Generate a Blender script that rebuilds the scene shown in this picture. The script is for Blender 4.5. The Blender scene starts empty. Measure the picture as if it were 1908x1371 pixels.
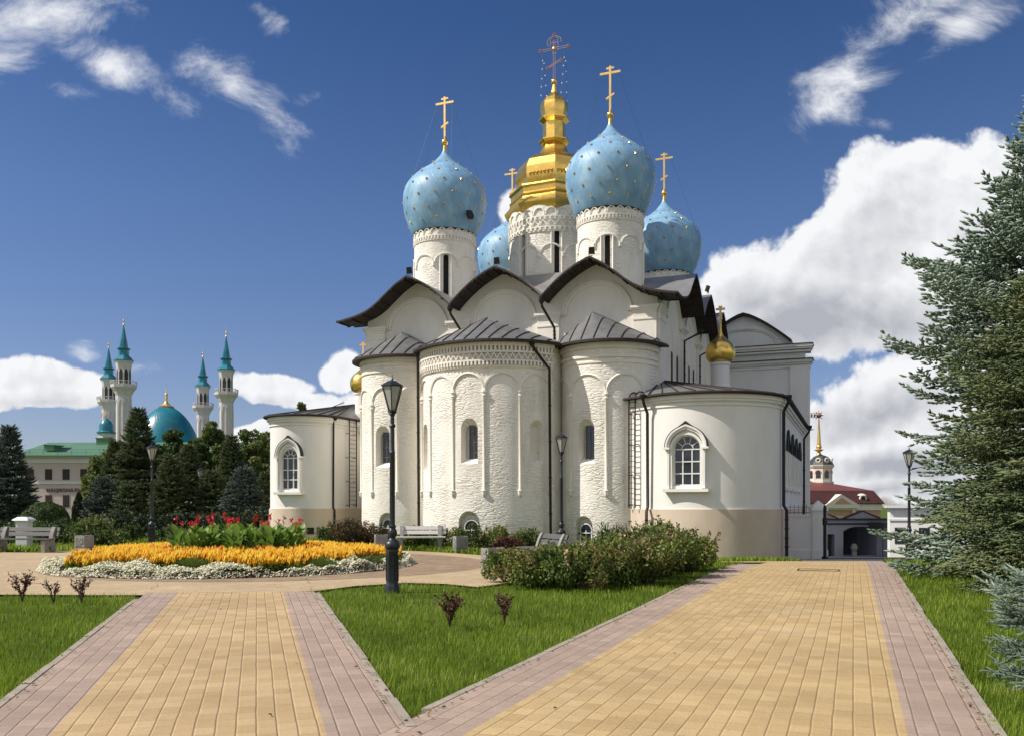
import bpy, math, random
import numpy as np
from mathutils import Vector, Matrix
R = math.radians
pi = math.pi
scene = bpy.context.scene
col = scene.collection

# ------------------------------------------------------------------ camera
EYE = 1.65
F = 1650.0                                   # focal length in photo pixels (1908 wide)
cam = bpy.data.cameras.new('camera'); camo = bpy.data.objects.new('camera', cam); col.objects.link(camo)
cam.sensor_fit = 'HORIZONTAL'; cam.sensor_width = 36.0; cam.lens = 36.0*F/1908.0
cam.shift_x = 0.0; cam.shift_y = (941-685.5)/1908.0
cam.clip_start = 0.1; cam.clip_end = 5000
camo.location = (0, 0, EYE); camo.rotation_euler = (R(90), 0, 0)
scene.camera = camo

# ------------------------------------------------------------------ light and sky
SUN_EL = R(47)
TOSUN = Vector((-0.983*math.cos(SUN_EL), -0.18*math.cos(SUN_EL), math.sin(SUN_EL)))
sl = bpy.data.lights.new('sun', 'SUN'); so = bpy.data.objects.new('sun', sl); col.objects.link(so)
sl.energy = 4.8; sl.angle = R(0.5); sl.color = (1.0, 0.94, 0.85)
so.rotation_euler = TOSUN.to_track_quat('Z', 'Y').to_euler(); so.location = (-30, -5, 40)
scene.view_settings.view_transform = 'Standard'; scene.view_settings.look = 'None'
scene.view_settings.exposure = 0.15; scene.view_settings.gamma = 1.0

class N:                                     # tiny node-tree helper
    def __init__(s, t): s.t = t
    def n(s, typ, **k):
        x = s.t.nodes.new(typ)
        for a, v in k.items(): setattr(x, a, v)
        return x
    def put(s, sock, v):
        if isinstance(v, bpy.types.NodeSocket): s.t.links.new(v, sock)
        elif v is not None: sock.default_value = v
    def math(s, op, a, b=None, c=None, clamp=False):
        x = s.n('ShaderNodeMath', operation=op, use_clamp=clamp)
        for i, v in enumerate((a, b, c)): s.put(x.inputs[i], v)
        return x.outputs[0]
    def vm(s, op, a, b=None, sc=None):
        x = s.n('ShaderNodeVectorMath', operation=op); s.put(x.inputs[0], a); s.put(x.inputs[1], b)
        if sc is not None: s.put(x.inputs['Scale'], sc)
        return x.outputs['Value'] if op in ('LENGTH', 'DOT_PRODUCT', 'DISTANCE') else x.outputs[0]
    def mix(s, f, a, b, mode='MIX'):
        x = s.n('ShaderNodeMix', data_type='RGBA', blend_type=mode)
        s.put(x.inputs[0], f); s.put(x.inputs[6], a); s.put(x.inputs[7], b); return x.outputs[2]
    def noise(s, vec, scale, detail=4, rough=.55, dist=0, dim='3D'):
        x = s.n('ShaderNodeTexNoise', noise_dimensions=dim); s.put(x.inputs['Vector'], vec)
        x.inputs['Scale'].default_value = scale; x.inputs['Detail'].default_value = detail
        x.inputs['Roughness'].default_value = rough; x.inputs['Distortion'].default_value = dist
        return x.outputs[0]
    def ss(s, v, a, b, c=0., d=1.):
        x = s.n('ShaderNodeMapRange', interpolation_type='SMOOTHSTEP'); s.put(x.inputs[0], v)
        for i, q in enumerate((a, b, c, d)): s.put(x.inputs[i+1], q)
        return x.outputs[0]
    def ramp(s, f, stops):
        x = s.n('ShaderNodeValToRGB'); s.put(x.inputs[0], f); e = x.color_ramp.elements
        while len(e) < len(stops): e.new(.5)
        for i, (p, c) in enumerate(stops): e[i].position = p; e[i].color = (*c, 1)
        return x.outputs[0]
    def sep(s, v):
        x = s.n('ShaderNodeSeparateXYZ'); s.put(x.inputs[0], v); return x.outputs
    def comb(s, a, b, c=0.):
        x = s.n('ShaderNodeCombineXYZ'); s.put(x.inputs[0], a); s.put(x.inputs[1], b); s.put(x.inputs[2], c); return x.outputs[0]
    def mapping(s, v, loc=(0, 0, 0), rot=(0, 0, 0), sc=(1, 1, 1), typ='POINT'):
        x = s.n('ShaderNodeMapping', vector_type=typ); s.put(x.inputs[0], v)
        x.inputs[1].default_value = loc; x.inputs[2].default_value = rot; x.inputs[3].default_value = sc; return x.outputs[0]

w = bpy.data.worlds.new('World'); scene.world = w; w.use_nodes = True
w.node_tree.nodes.clear(); q = N(w.node_tree)
sky = q.n('ShaderNodeTexSky', sky_type='NISHITA', sun_disc=False)
sky.sun_elevation = SUN_EL; sky.sun_rotation = math.atan2(TOSUN.x, TOSUN.y)
sky.altitude = 200; sky.air_density = 1.0; sky.dust_density = 0.4; sky.ozone_density = 2.5
dirv = q.n('ShaderNodeTexCoord').outputs['Generated']
dx, dy, dz = q.sep(dirv)
dyc = q.math('MAXIMUM', dy, 0.06)
gu = q.math('DIVIDE', dx, dyc); gv = q.math('DIVIDE', dz, dyc)
P0 = q.comb(gu, gv, 0.)
wv = q.n('ShaderNodeTexNoise'); wv.inputs['Scale'].default_value = 7; wv.inputs['Detail'].default_value = 4; q.put(wv.inputs['Vector'], P0)
P = q.vm('ADD', P0, q.vm('SCALE', q.vm('SUBTRACT', wv.outputs['Color'], (.5, .5, .5)), sc=.06))
def blobs(lst):                              # clouds as soft ellipses on the gnomonic sky chart: bearing, height, radii, tilt, weight
    tot = None
    for (px, py, rx, ry, rot, wt) in lst:
        c = ((px-954)/F, (941-py)/F, 0)
        m = q.mapping(q.vm('SUBTRACT', P, c), rot=(0, 0, -R(rot)), sc=(1, 1, 1))
        l = q.vm('LENGTH', q.vm('DIVIDE', m, (rx/F, ry/F, 1)))
        b = q.math('MULTIPLY', q.math('MAXIMUM', q.math('SUBTRACT', 1.0, l), 0.), wt)
        tot = b if tot is None else q.math('MAXIMUM', tot, b)
    return tot
cumulus = blobs([(1560, 540, 330, 150, 8, 1.5), (1690, 400, 210, 170, 20, 1.7), (1420, 540, 160, 120, 20, 1.3), (1650, 560, 250, 130, 0, 1.4), (1850, 480, 200, 260, 0, 1.5),
                 (1720, 740, 240, 110, 15, 1.3), (1560, 800, 150, 70, 5, 1.4), (1680, 860, 260, 85, -3, 1.35), (1850, 780, 260, 130, 0, 1.3),
                 (85, 708, 165, 52, -8, 1.3), (-70, 720, 160, 55, 0, 1.2), (500, 722, 100, 32, -3, 1.1), (636, 694, 46, 42, 0, 1.15), (585, 745, 80, 20, 0, .7),
                 (495, 806, 80, 26, 5, .95), (960, 425, 50, 80, 0, 1.0), (960, 760, 400, 60, 0, 1.)])
wisp = blobs([(60, 30, 290, 95, 10, 1.0), (200, 130, 130, 80, -35, 1.05), (140, 180, 110, 40, -20, .9), (0, 100, 130, 60, 10, 1.0), (430, 150, 140, 85, -25, .8), (520, 205, 130, 65, -50, .9),
              (495, 20, 75, 50, -40, .9), (1570, 130, 240, 100, 55, 1.05), (1690, 40, 260, 85, 18, .95), (1520, 200, 120, 60, 35, 1.2), (1800, 50, 140, 56, 30, 1.0),
              (1640, 215, 60, 26, 0, .6), (580, 175, 50, 28, 0, .7), (330, 190, 130, 70, 0, .5), (165, 640, 50, 30, 0, .6), (262, 684, 56, 26, 0, .65), (840, -300, 600, 120, 10, .9)])
def billow(v, det=3.):
    vo = q.n('ShaderNodeTexVoronoi', feature='F1'); q.put(vo.inputs['Vector'], v); vo.inputs['Scale'].default_value = 13
    vo.inputs['Detail'].default_value = det; vo.inputs['Roughness'].default_value = .62; vo.inputs['Lacunarity'].default_value = 2.3; vo.normalize = True
    return q.math('ADD', q.math('MULTIPLY', q.math('SUBTRACT', q.noise(v, 7, 5+det, .62, .3), .5), 1.25), q.math('MULTIPLY', q.math('SUBTRACT', .42, vo.outputs['Distance']), 1.15))
PW = q.vm('ADD', P0, q.vm('SCALE', q.vm('SUBTRACT', wv.outputs['Color'], (.5, .5, .5)), sc=.03))
fb = billow(PW); fb2 = billow(q.vm('ADD', PW, (-.010, .013, 0)), 2.)
fw = q.noise(q.mapping(PW, rot=(0, 0, R(-35)), sc=(.85, 1.3, 1)), 8, 9, .68, .5)
dc = q.math('ADD', cumulus, fb)
ac = q.math('MULTIPLY', q.ss(dc, .24, .46), q.ss(cumulus, 0.0, .12))
dw = q.math('ADD', wisp, q.math('MULTIPLY', q.math('SUBTRACT', fw, .5), 2.6))
aw = q.math('MULTIPLY', q.math('MULTIPLY', q.ss(dw, .22, 1.30), q.ss(fw, .25, .62, .45, .95)), q.ss(wisp, 0.0, .25))
front = q.ss(dy, .05, .16)
alpha = q.math('MULTIPLY', q.math('MAXIMUM', ac, aw), front)
under = blobs([(1500, 610, 240, 85, 3, 1.5), (1640, 610, 180, 80, 0, 1.4), (1420, 560, 130, 70, 0, .9), (1640, 770, 190, 60, 10, 1.2), (1700, 860, 260, 40, 0, 1.5), (1640, 905, 240, 30, 0, 1.2), (1600, 470, 150, 90, 10, .45), (90, 745, 140, 30, 0, .9), (500, 745, 90, 18, 0, .8)])
shade = q.math('ADD', q.math('MULTIPLY', q.math('SUBTRACT', fb2, fb), 1.15), q.math('MULTIPLY', under, .72))
shade = q.math('ADD', shade, q.math('MULTIPLY', q.ss(dc, .5, 1.7), .30), clamp=True)
shade = q.math('MULTIPLY', shade, ac)
ccol = q.mix(shade, (.84, .85, .87, 1), (.40, .415, .46, 1))
grade = q.ramp(dz, [(.02, (.66, .66, .80)), (.10, (.655, .64, .795)), (.31, (.53, .62, .81)), (.48, (.33, .48, .70)), (.75, (.26, .42, .66))])
skyc = q.mix(1.0, sky.outputs[0], grade, 'MULTIPLY')
skyc = q.vm('SCALE', skyc, sc=0.105)
# unseen broken cloud added behind and above the viewer as neutral fill light
oth = q.ss(q.noise(q.mapping(dirv, sc=(1, 1, 1.6)), 2.1, 8, .6, .3), .40, .60)
oth = q.math('MULTIPLY', q.math('MULTIPLY', oth, q.ss(dy, .12, -.15)), q.ss(dz, -.02, .12))
final = q.mix(alpha, skyc, ccol); final = q.mix(oth, final, (.80, .79, .77, 1))
bg = q.n('ShaderNodeBackground'); q.put(bg.inputs[0], final); bg.inputs[1].default_value = 1.0
ow = q.n('ShaderNodeOutputWorld'); q.put(ow.inputs[0], bg.outputs[0])

# ------------------------------------------------------------------ materials
MATS = {}
def newmat(name):
    m = bpy.data.materials.new(name); m.use_nodes = True; m.node_tree.nodes.clear(); h = N(m.node_tree)
    b = h.n('ShaderNodeBsdfPrincipled'); o = h.n('ShaderNodeOutputMaterial'); h.put(o.inputs[0], b.outputs[0])
    MATS[name] = m; return m, h, b, o
def mat(name, c, rough=.7, metal=0., var=.15, vs=1.5, bump=0., bs=20, bd=.02, st=(1, 1, 1), c2=None, spec=.5):
    m, h, b, o = newmat(name); tc = h.n('ShaderNodeTexCoord').outputs['Object']; v = h.mapping(tc, sc=st)
    n1 = h.noise(v, vs, 6, .6)
    ca = c2 or tuple(x*(1-var) for x in c); cb = tuple(min(1, x*(1+var*.6)) for x in c)
    h.put(b.inputs['Base Color'], h.ramp(n1, [(.3, ca), (.7, cb)]))
    b.inputs['Roughness'].default_value = rough; b.inputs['Metallic'].default_value = metal; b.inputs['Specular IOR Level'].default_value = spec
    if bump:
        bp = h.n('ShaderNodeBump'); bp.inputs['Strength'].default_value = bump; bp.inputs['Distance'].default_value = bd
        h.put(bp.inputs['Height'], h.noise(v, bs, 5, .6)); h.put(b.inputs['Normal'], bp.outputs[0])
    return m
def leafmat(name, stops, trans=.3, rough=.55, tint=None):
    m, h, b, o = newmat(name); g = h.n('ShaderNodeNewGeometry')
    c = h.ramp(g.outputs['Random Per Island'], stops); h.put(b.inputs['Base Color'], c); b.inputs['Roughness'].default_value = rough
    b.inputs['Specular IOR Level'].default_value = .35
    t = h.n('ShaderNodeBsdfTranslucent'); h.put(t.inputs[0], c); x = h.n('ShaderNodeMixShader'); x.inputs[0].default_value = trans
    h.put(x.inputs[1], b.outputs[0]); h.put(x.inputs[2], t.outputs[0]); h.put(o.inputs[0], x.outputs[0]); return m

def whitewash():                             # lime-washed rough brick of the apses and drums
    m, h, b, o = newmat('whitewashed_brick'); tc = h.n('ShaderNodeTexCoord').outputs['Object']
    v = h.mapping(tc, sc=(2.1, 2.1, 8.)); wv = h.n('ShaderNodeTexNoise'); wv.inputs['Scale'].default_value = 1.3; h.put(wv.inputs['Vector'], v)
    v2 = h.vm('ADD', v, h.vm('SCALE', wv.outputs['Color'], sc=.7))
    vo = h.n('ShaderNodeTexVoronoi', feature='DISTANCE_TO_EDGE'); h.put(vo.inputs['Vector'], v2); vo.inputs['Scale'].default_value = 1.15
    e = h.ss(vo.outputs['Distance'], .0, .16)
    patch = h.ss(h.noise(tc, .7, 3, .5), .40, .62)
    hgt = h.math('MULTIPLY', e, h.math('ADD', h.math('MULTIPLY', patch, .85), .12))
    fine = h.noise(h.mapping(tc, sc=(1, 1, 2.2)), 9, 6, .65)
    hgt = h.math('ADD', hgt, h.math('MULTIPLY', fine, .7))
    bp = h.n('ShaderNodeBump'); bp.inputs['Strength'].default_value = .6; bp.inputs['Distance'].default_value = .05; h.put(bp.inputs['Height'], hgt)
    h.put(b.inputs['Normal'], bp.outputs[0])
    st = h.noise(h.mapping(tc, sc=(1.2, 1.2, .35)), 1.6, 6, .65)
    c = h.ramp(st, [(.25, (.74, .67, .565)), (.48, (.855, .805, .715)), (.75, (.895, .86, .785))])
    z = h.sep(tc)[2]
    damp = h.math('MULTIPLY', h.ss(h.math('ADD', z, h.math('MULTIPLY', h.noise(tc, 1.1, 4), 1.2)), 2.0, .2), .45)
    c = h.mix(damp, c, (.50, .44, .34, 1))
    spots = h.math('MULTIPLY', h.ss(h.noise(tc, 5, 3, .6), .68, .74), .5)
    c = h.mix(spots, c, (.45, .40, .33, 1))
    h.put(b.inputs['Base Color'], c); b.inputs['Roughness'].default_value = .9; b.inputs['Specular IOR Level'].default_value = .2
    return m
def plaster(name, c, dirt, bump=.25):
    m, h, b, o = newmat(name); tc = h.n('ShaderNodeTexCoord').outputs['Object']
    st = h.noise(h.mapping(tc, sc=(1, 1, .4)), 1.1, 6, .6); cc = h.ramp(st, [(.28, dirt), (.55, c), (.8, tuple(min(1, x*1.03) for x in c))])
    bp = h.n('ShaderNodeBump'); bp.inputs['Strength'].default_value = bump; bp.inputs['Distance'].default_value = .03
    h.put(bp.inputs['Height'], h.math('ADD', h.noise(tc, 2.2, 4, .6), h.math('MULTIPLY', h.noise(tc, 14, 4, .6), .3))); h.put(b.inputs['Normal'], bp.outputs[0])
    h.put(b.inputs['Base Color'], cc); b.inputs['Roughness'].default_value = .85; b.inputs['Specular IOR Level'].default_value = .25; return m
M_brick = whitewash()
M_wall = plaster('limewashed_plaster', (.83, .785, .70), (.72, .67, .58))
M_smooth = plaster('smooth_white_plaster', (.82, .795, .745), (.75, .725, .675), .18)
M_plinth = plaster('beige_plaster', (.66, .54, .42), (.56, .45, .35), .2)
M_roof = mat('grey_sheet_metal', (.225, .222, .22), .42, .35, .25, 2.5, .1, 3)
M_roofl = mat('pale_sheet_metal', (.30, .29, .28), .38, .4, .25, 1.5, .1, 3)
M_wood = mat('dark_timber', (.032, .020, .017), .75, 0, .4, 6, .4, 30, .01)
M_iron = mat('dark_iron', (.022, .018, .016), .5, .3, .2, 4)
M_lampiron = mat('dark_painted_iron', (.028, .034, .038), .38, .2, .25, 6, .15, 40, .005)
M_glass = mat('dark_window_glass', (.02, .026, .032), .08, 0, .3, 2, spec=.8)
M_void = mat('unlit_interior', (.03, .028, .026), .8, 0, .2, 2)
M_frame = mat('white_painted_frame', (.74, .74, .72), .5, 0, .08, 8)
M_gold = mat('gilding', (.93, .60, .15), .29, .95, .16, 2.2, .35, 2.6, .05)
M_goldc = mat('gilded_cross', (.74, .50, .20), .42, .75, .15, 3)
M_lampglass = mat('frosted_lamp_glass', (.42, .41, .37), .35, 0, .15, 5)
M_concrete = mat('grey_concrete', (.27, .255, .235), .85, 0, .2, 6, .3, 60, .008)
M_kerb = mat('kerb_concrete', (.34, .29, .235), .85, 0, .25, 2.5, .3, 25, .01)
M_greyframe = mat('grey_window_bars', (.16, .15, .14), .6, 0, .2, 8)  # plain grey bars for the upper apse windows
M_plank = mat('shaded_grey_plank', (.105, .10, .095), .6, 0, .3, 9, .2, 30, .004, (1, 12, 12))  # grey planks darkened, the left bench's shade put into the colour
M_planklit = mat('sunlit_plank', (.62, .60, .56), .6, 0, .2, 9, .2, 30, .004, (1, 12, 12))  # pale planks, sunlight on the slats put into the colour
M_bark = mat('bark', (.085, .06, .042), .9, 0, .4, 9, .6, 25, .02, (1, 1, .3))
M_asphalt = mat('asphalt', (.065, .065, .07), .9, 0, .2, 3, .3, 60, .01)
M_soil = mat('soil', (.06, .045, .032), .95, 0, .35, 5, .6, 18, .03)

def domemat():
    m, h, b, o = newmat('blue_painted_dome'); tc = h.n('ShaderNodeTexCoord').outputs['Object']
    n = h.noise(h.mapping(tc, sc=(1, 1, .55)), 1.3, 6, .62)
    c = h.ramp(n, [(.28, (.13, .275, .44)), (.5, (.21, .385, .56)), (.72, (.36, .55, .69))])
    h.put(b.inputs['Base Color'], c); b.inputs['Roughness'].default_value = .5; b.inputs['Metallic'].default_value = 0.
    bp = h.n('ShaderNodeBump'); bp.inputs['Strength'].default_value = .25; bp.inputs['Distance'].default_value = .03
    x, y, z = h.sep(tc); an = h.math('ARCTAN2', y, x)
    seam = h.ss(h.math('ABSOLUTE', h.math('SUBTRACT', h.math('FRACT', h.math('ADD', h.math('MULTIPLY', an, 2.55), h.math('MULTIPLY', z, .75))), .5)), 0, .05)
    h.put(bp.inputs['Height'], h.math('ADD', seam, h.math('MULTIPLY', h.noise(tc, 3, 3), 1.2))); h.put(b.inputs['Normal'], bp.outputs[0]); return m
M_dome = domemat()
def tealmat():
    m, h, b, o = newmat('teal_tiles'); tc = h.n('ShaderNodeTexCoord').outputs['Object']
    c = h.ramp(h.noise(tc, .35, 4), [(.3, (.008, .13, .19)), (.7, (.02, .215, .28))])
    h.put(b.inputs['Base Color'], c); b.inputs['Roughness'].default_value = .33
    return m
M_teal = tealmat()
M_mwhite = plaster('white_marble', (.62, .59, .57), (.54, .50, .48), .1)
M_greenroof = mat('green_roof_metal', (.10, .215, .125), .5, .1, .12, .4)
M_pink = mat('pale_pink_render', (.56, .45, .42), .85, 0, .06, .5)
M_pinkt = mat('white_trim_render', (.68, .62, .60), .85, 0, .05, .5)
M_brownwin = mat('brown_window', (.055, .022, .02), .4, 0, .3, 3)
M_letter = mat('dark_brown_lettering', (.10, .045, .035), .5, 0, .1, 3)
M_redroof = mat('dark_red_roof', (.065, .019, .016), .7, 0, .2, 1)
M_pinkroof = mat('red_roof_metal', (.16, .048, .04), .6, 0, .12, .7)
M_tan = mat('tan_render', (.50, .30, .20), .85, 0, .08, 1)
M_cream = mat('cream_trim', (.70, .64, .55), .8, 0, .06, 1)
M_salmon = mat('salmon_render', (.60, .33, .24), .8, 0, .06, 1)
M_greywall = plaster('grey_render', (.31, .31, .34), (.26, .26, .29), .1)
M_darkdome = mat('dark_lead_roof', (.06, .065, .06), .5, .2, .3, 2)
M_panel = mat('solar_panel', (.015, .018, .05), .2, .2, .1, 3)

# ------------------------------------------------------------------ mesh tools
class MB:
    def __init__(s): s.v = []; s.f = []; s.m = []
    def add(s, vs, fs, mi=0):
        o = len(s.v); s.v += [tuple(p) for p in vs]; s.f += [tuple(i+o for i in f) for f in fs]; s.m += [mi]*len(fs); return s
    def box(s, x0, x1, y0, y1, z0, z1, mi=0):
        return s.add([(x0,y0,z0),(x1,y0,z0),(x1,y1,z0),(x0,y1,z0),(x0,y0,z1),(x1,y0,z1),(x1,y1,z1),(x0,y1,z1)],
              [(3,2,1,0),(4,5,6,7),(0,1,5,4),(1,2,6,5),(2,3,7,6),(3,0,4,7)], mi)
    def obox(s, c, d, mat3, mi=0):           # oriented box: centre, half sizes, 3 axes
        c = Vector(c); a = [Vector(x) for x in mat3]; vs = []
        for z in (-1, 1):
            for x, y in ((-1,-1),(1,-1),(1,1),(-1,1)): vs.append(c+a[0]*x*d[0]+a[1]*y*d[1]+a[2]*z*d[2])
        return s.add(vs, [(3,2,1,0),(4,5,6,7),(0,1,5,4),(1,2,6,5),(2,3,7,6),(3,0,4,7)], mi)
    def lathe(s, prof, n=24, c=(0,0,0), a0=0., a1=2*pi, mi=0, cap=False, rot=0.):
        full = abs(a1-a0-2*pi) < 1e-6; k = n if full else n+1; vs = []
        for r, z in prof:
            for i in range(k):
                t = a0+(a1-a0)*i/n+rot; vs.append((c[0]+r*math.sin(t), c[1]-r*math.cos(t), c[2]+z))
        fs = []
        for j in range(len(prof)-1):
            for i in range(n):
                i2 = (i+1) % k; fs.append((j*k+i, j*k+i2, (j+1)*k+i2, (j+1)*k+i))
        if cap: fs.append(tuple(range(k-1, -1, -1))); fs.append(tuple((len(prof)-1)*k+i for i in range(k)))
        return s.add(vs, fs, mi)
    def tube(s, pts, r, n=6, mi=0, closed=False, flat=None):
        pts = [Vector(p) for p in pts]; k = len(pts); rr = r if isinstance(r, (list, tuple)) else [r]*k; vs = []; up = None
        for i, p in enumerate(pts):
            a = pts[(i-1) % k] if (closed or i > 0) else p; b = pts[(i+1) % k] if (closed or i < k-1) else p
            t = (b-a).normalized()
            if up is None:
                up = Vector((0,0,1)) if abs(t.z) < .9 else Vector((1,0,0))
            x = t.cross(up).normalized(); up = x.cross(t).normalized()
            for j in range(n):
                an = 2*pi*j/n+pi/n; vs.append(p+x*math.cos(an)*rr[i]+up*math.sin(an)*rr[i])
        fs = []
        for i in range(k if closed else k-1):
            i2 = (i+1) % k
            for j in range(n): fs.append((i*n+j, i*n+(j+1)%n, i2*n+(j+1)%n, i2*n+j))
        if not closed: fs.append(tuple(range(n))[::-1]); fs.append(tuple((k-1)*n+j for j in range(n)))
        return s.add(vs, fs, mi)
    def prism(s, poly, z0, z1, mi=0, mt=None):
        n = len(poly); ar = sum(poly[i][0]*poly[(i+1)%n][1]-poly[(i+1)%n][0]*poly[i][1] for i in range(n))
        if ar < 0: poly = poly[::-1]
        vs = [(x,y,z0) for x,y in poly]+[(x,y,z1) for x,y in poly]
        s.add(vs, [tuple(range(n))[::-1]]+[(i,(i+1)%n,n+(i+1)%n,n+i) for i in range(n)], mi)
        s.add([(x,y,z1) for x,y in poly], [tuple(range(n))], mi if mt is None else mt); return s
    def vprism(s, poly, o, u, w, t0, t1, mi=0, sc1=1.0, ctr=(0,0)):
        # poly in (s,z) extruded along w from t0 to t1; at t1 scaled about ctr
        o = Vector(o); u = Vector(u); w = Vector(w); n = len(poly); Z = Vector((0,0,1)); vs = []
        for t, k in ((t0, 1.), (t1, sc1)):
            for a, z in poly: vs.append(o+u*(ctr[0]+(a-ctr[0])*k)+Z*(ctr[1]+(z-ctr[1])*k)+w*t)
        fs = [tuple(range(n)), tuple(range(2*n-1, n-1, -1))]+[(i, n+i, n+(i+1)%n, (i+1)%n) for i in range(n)]
        return s.add(vs, fs, mi)
    def ball(s, c, r, n=10, mi=0, sz=1.):
        return s.lathe([(max(1e-4, r*math.sin(pi*i/n)), -r*sz*math.cos(pi*i/n)) for i in range(n+1)], n+2, c, mi=mi)
    def build(s, name, mats, parent=None, smooth=None, loc=None, rot=None, fixn=False):
        me = bpy.data.meshes.new(name); me.from_pydata(s.v, [], s.f)
        for m in (mats if isinstance(mats, (list, tuple)) else [mats]): me.materials.append(m)
        me.polygons.foreach_set('material_index', s.m)
        if fixn:
            import bmesh
            b = bmesh.new(); b.from_mesh(me); bmesh.ops.recalc_face_normals(b, faces=b.faces); b.to_mesh(me); b.free()
        me.update()
        if smooth is not None:
            me.polygons.foreach_set('use_smooth', [True]*len(me.polygons)); me.set_sharp_from_angle(angle=R(smooth))
        o = bpy.data.objects.new(name, me); col.objects.link(o)
        if parent is not None: o.parent = parent
        if loc is not None: o.location = loc
        if rot is not None: o.rotation_euler = rot
        return o
def npmesh(name, V, Fc, mats, parent=None, mi=None, smooth=False):   # V (n,3); Fc (m,k) one face size
    me = bpy.data.meshes.new(name); k = Fc.shape[1]
    me.vertices.add(len(V)); me.vertices.foreach_set('co', V.astype(np.float32).ravel())
    me.loops.add(Fc.size); me.loops.foreach_set('vertex_index', Fc.astype(np.int32).ravel())
    me.polygons.add(len(Fc)); me.polygons.foreach_set('loop_start', np.arange(0, Fc.size, k, dtype=np.int32))
    for m in (mats if isinstance(mats, (list, tuple)) else [mats]): me.materials.append(m)
    if mi is not None: me.polygons.foreach_set('material_index', mi.astype(np.int32))
    if smooth: me.polygons.foreach_set('use_smooth', np.ones(len(Fc), bool))
    me.update(); me.validate()
    o = bpy.data.objects.new(name, me); col.objects.link(o)
    if parent is not None: o.parent = parent
    return o
def boolean(o, cut, smooth=35):
    import bmesh
    for mb, flag in ((o, 0), (cut, 1)):
        b = bmesh.new(); b.from_mesh(mb.data); bmesh.ops.remove_doubles(b, verts=b.verts, dist=1e-5); bmesh.ops.recalc_face_normals(b, faces=b.faces); b.to_mesh(mb.data); b.free()
    md = o.modifiers.new('cut', 'BOOLEAN'); md.operation = 'DIFFERENCE'; md.solver = 'EXACT'; md.object = cut; md.use_self = True
    bpy.context.view_layer.update(); dg = bpy.context.evaluated_depsgraph_get()
    me = bpy.data.meshes.new_from_object(o.evaluated_get(dg)); o.modifiers.clear(); old = o.data; o.data = me; me.name = old.name+'_cut'
    bpy.data.objects.remove(cut)
    me.polygons.foreach_set('use_smooth', [True]*len(me.polygons)); me.set_sharp_from_angle(angle=R(smooth))
def tag(o, label=None, cat=None, group=None, kind=None):
    if label: o['label'] = label
    if cat: o['category'] = cat
    if group: o['group'] = group
    if kind: o['kind'] = kind
    return o
def empty(name, loc, rz=0., label=None, cat=None, group=None):
    o = bpy.data.objects.new(name, None); col.objects.link(o); o.location = loc; o.rotation_euler = (0, 0, rz); o.empty_display_size = .3
    return tag(o, label, cat, group)
def copy_tree(o, parent=None):
    c = o.copy(); col.objects.link(c)
    if parent is not None: c.parent = parent
    for ch in list(o.children): copy_tree(ch, c)
    return c
def sstep(t): t = np.clip(t, 0, 1); return t*t*(3-2*t)
def H(x, y):                                 # lie of the land: level garden, falling away past the cathedral on the right
    x = np.asarray(x, float); y = np.asarray(y, float)
    fall = np.where(y < 24, 0, np.where(y < 36, .045*(y-24), .54+.0565*(np.minimum(y, 88)-36)))
    fall = np.where(y < 27, np.where(y < 21, 0, .045*(y-21)**2/12), fall)
    return -fall*sstep((x+3)/9.)
def HZ(x, y): return float(H(x, y))
def G(px, py):                               # level-ground point seen at a given bearing
    y = F*EYE/(py-941.); return ((px-954)/F*y, y)
def at(px, y): return ((px-954)/F*y, y)
def zz(py, y): return EYE+(941.-py)*y/F

# ------------------------------------------------------------------ ground and paving
def sheet(name, poly, dz, mats, res=1.2, mfun=None, kind='structure', loc=(0,0), rz=0.):
    # polygon cut into a grid that follows the land
    import bmesh
    b = bmesh.new(); vs = [b.verts.new((x, y, 0)) for x, y in poly]; b.faces.new(vs)
    xs = [p[0] for p in poly]; ys = [p[1] for p in poly]
    for ax, lo, hi in ((0, min(xs), max(xs)), (1, min(ys), max(ys))):
        k = lo+res
        while k < hi:
            n = [0, 0, 0]; n[ax] = 1; c = [0, 0, 0]; c[ax] = k
            bmesh.ops.bisect_plane(b, geom=b.verts[:]+b.edges[:]+b.faces[:], plane_co=c, plane_no=n); k += res
    cs, sn = math.cos(rz), math.sin(rz)
    for v in b.verts:
        X = loc[0]+v.co.x*cs-v.co.y*sn; Y = loc[1]+v.co.x*sn+v.co.y*cs; v.co.z = HZ(X, Y)+dz
    bmesh.ops.recalc_face_normals(b, faces=b.faces)
    if sum(f.normal.z for f in b.faces) < 0: bmesh.ops.reverse_faces(b, faces=b.faces)
    me = bpy.data.meshes.new(name); b.to_mesh(me); b.free()
    for m in mats: me.materials.append(m)
    if mfun:
        for p in me.polygons: p.material_index = mfun(*p.center)
    o = bpy.data.objects.new(name, me); col.objects.link(o); o.location = (loc[0], loc[1], 0); o.rotation_euler = (0, 0, rz)
    o['kind'] = kind; return o

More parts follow.
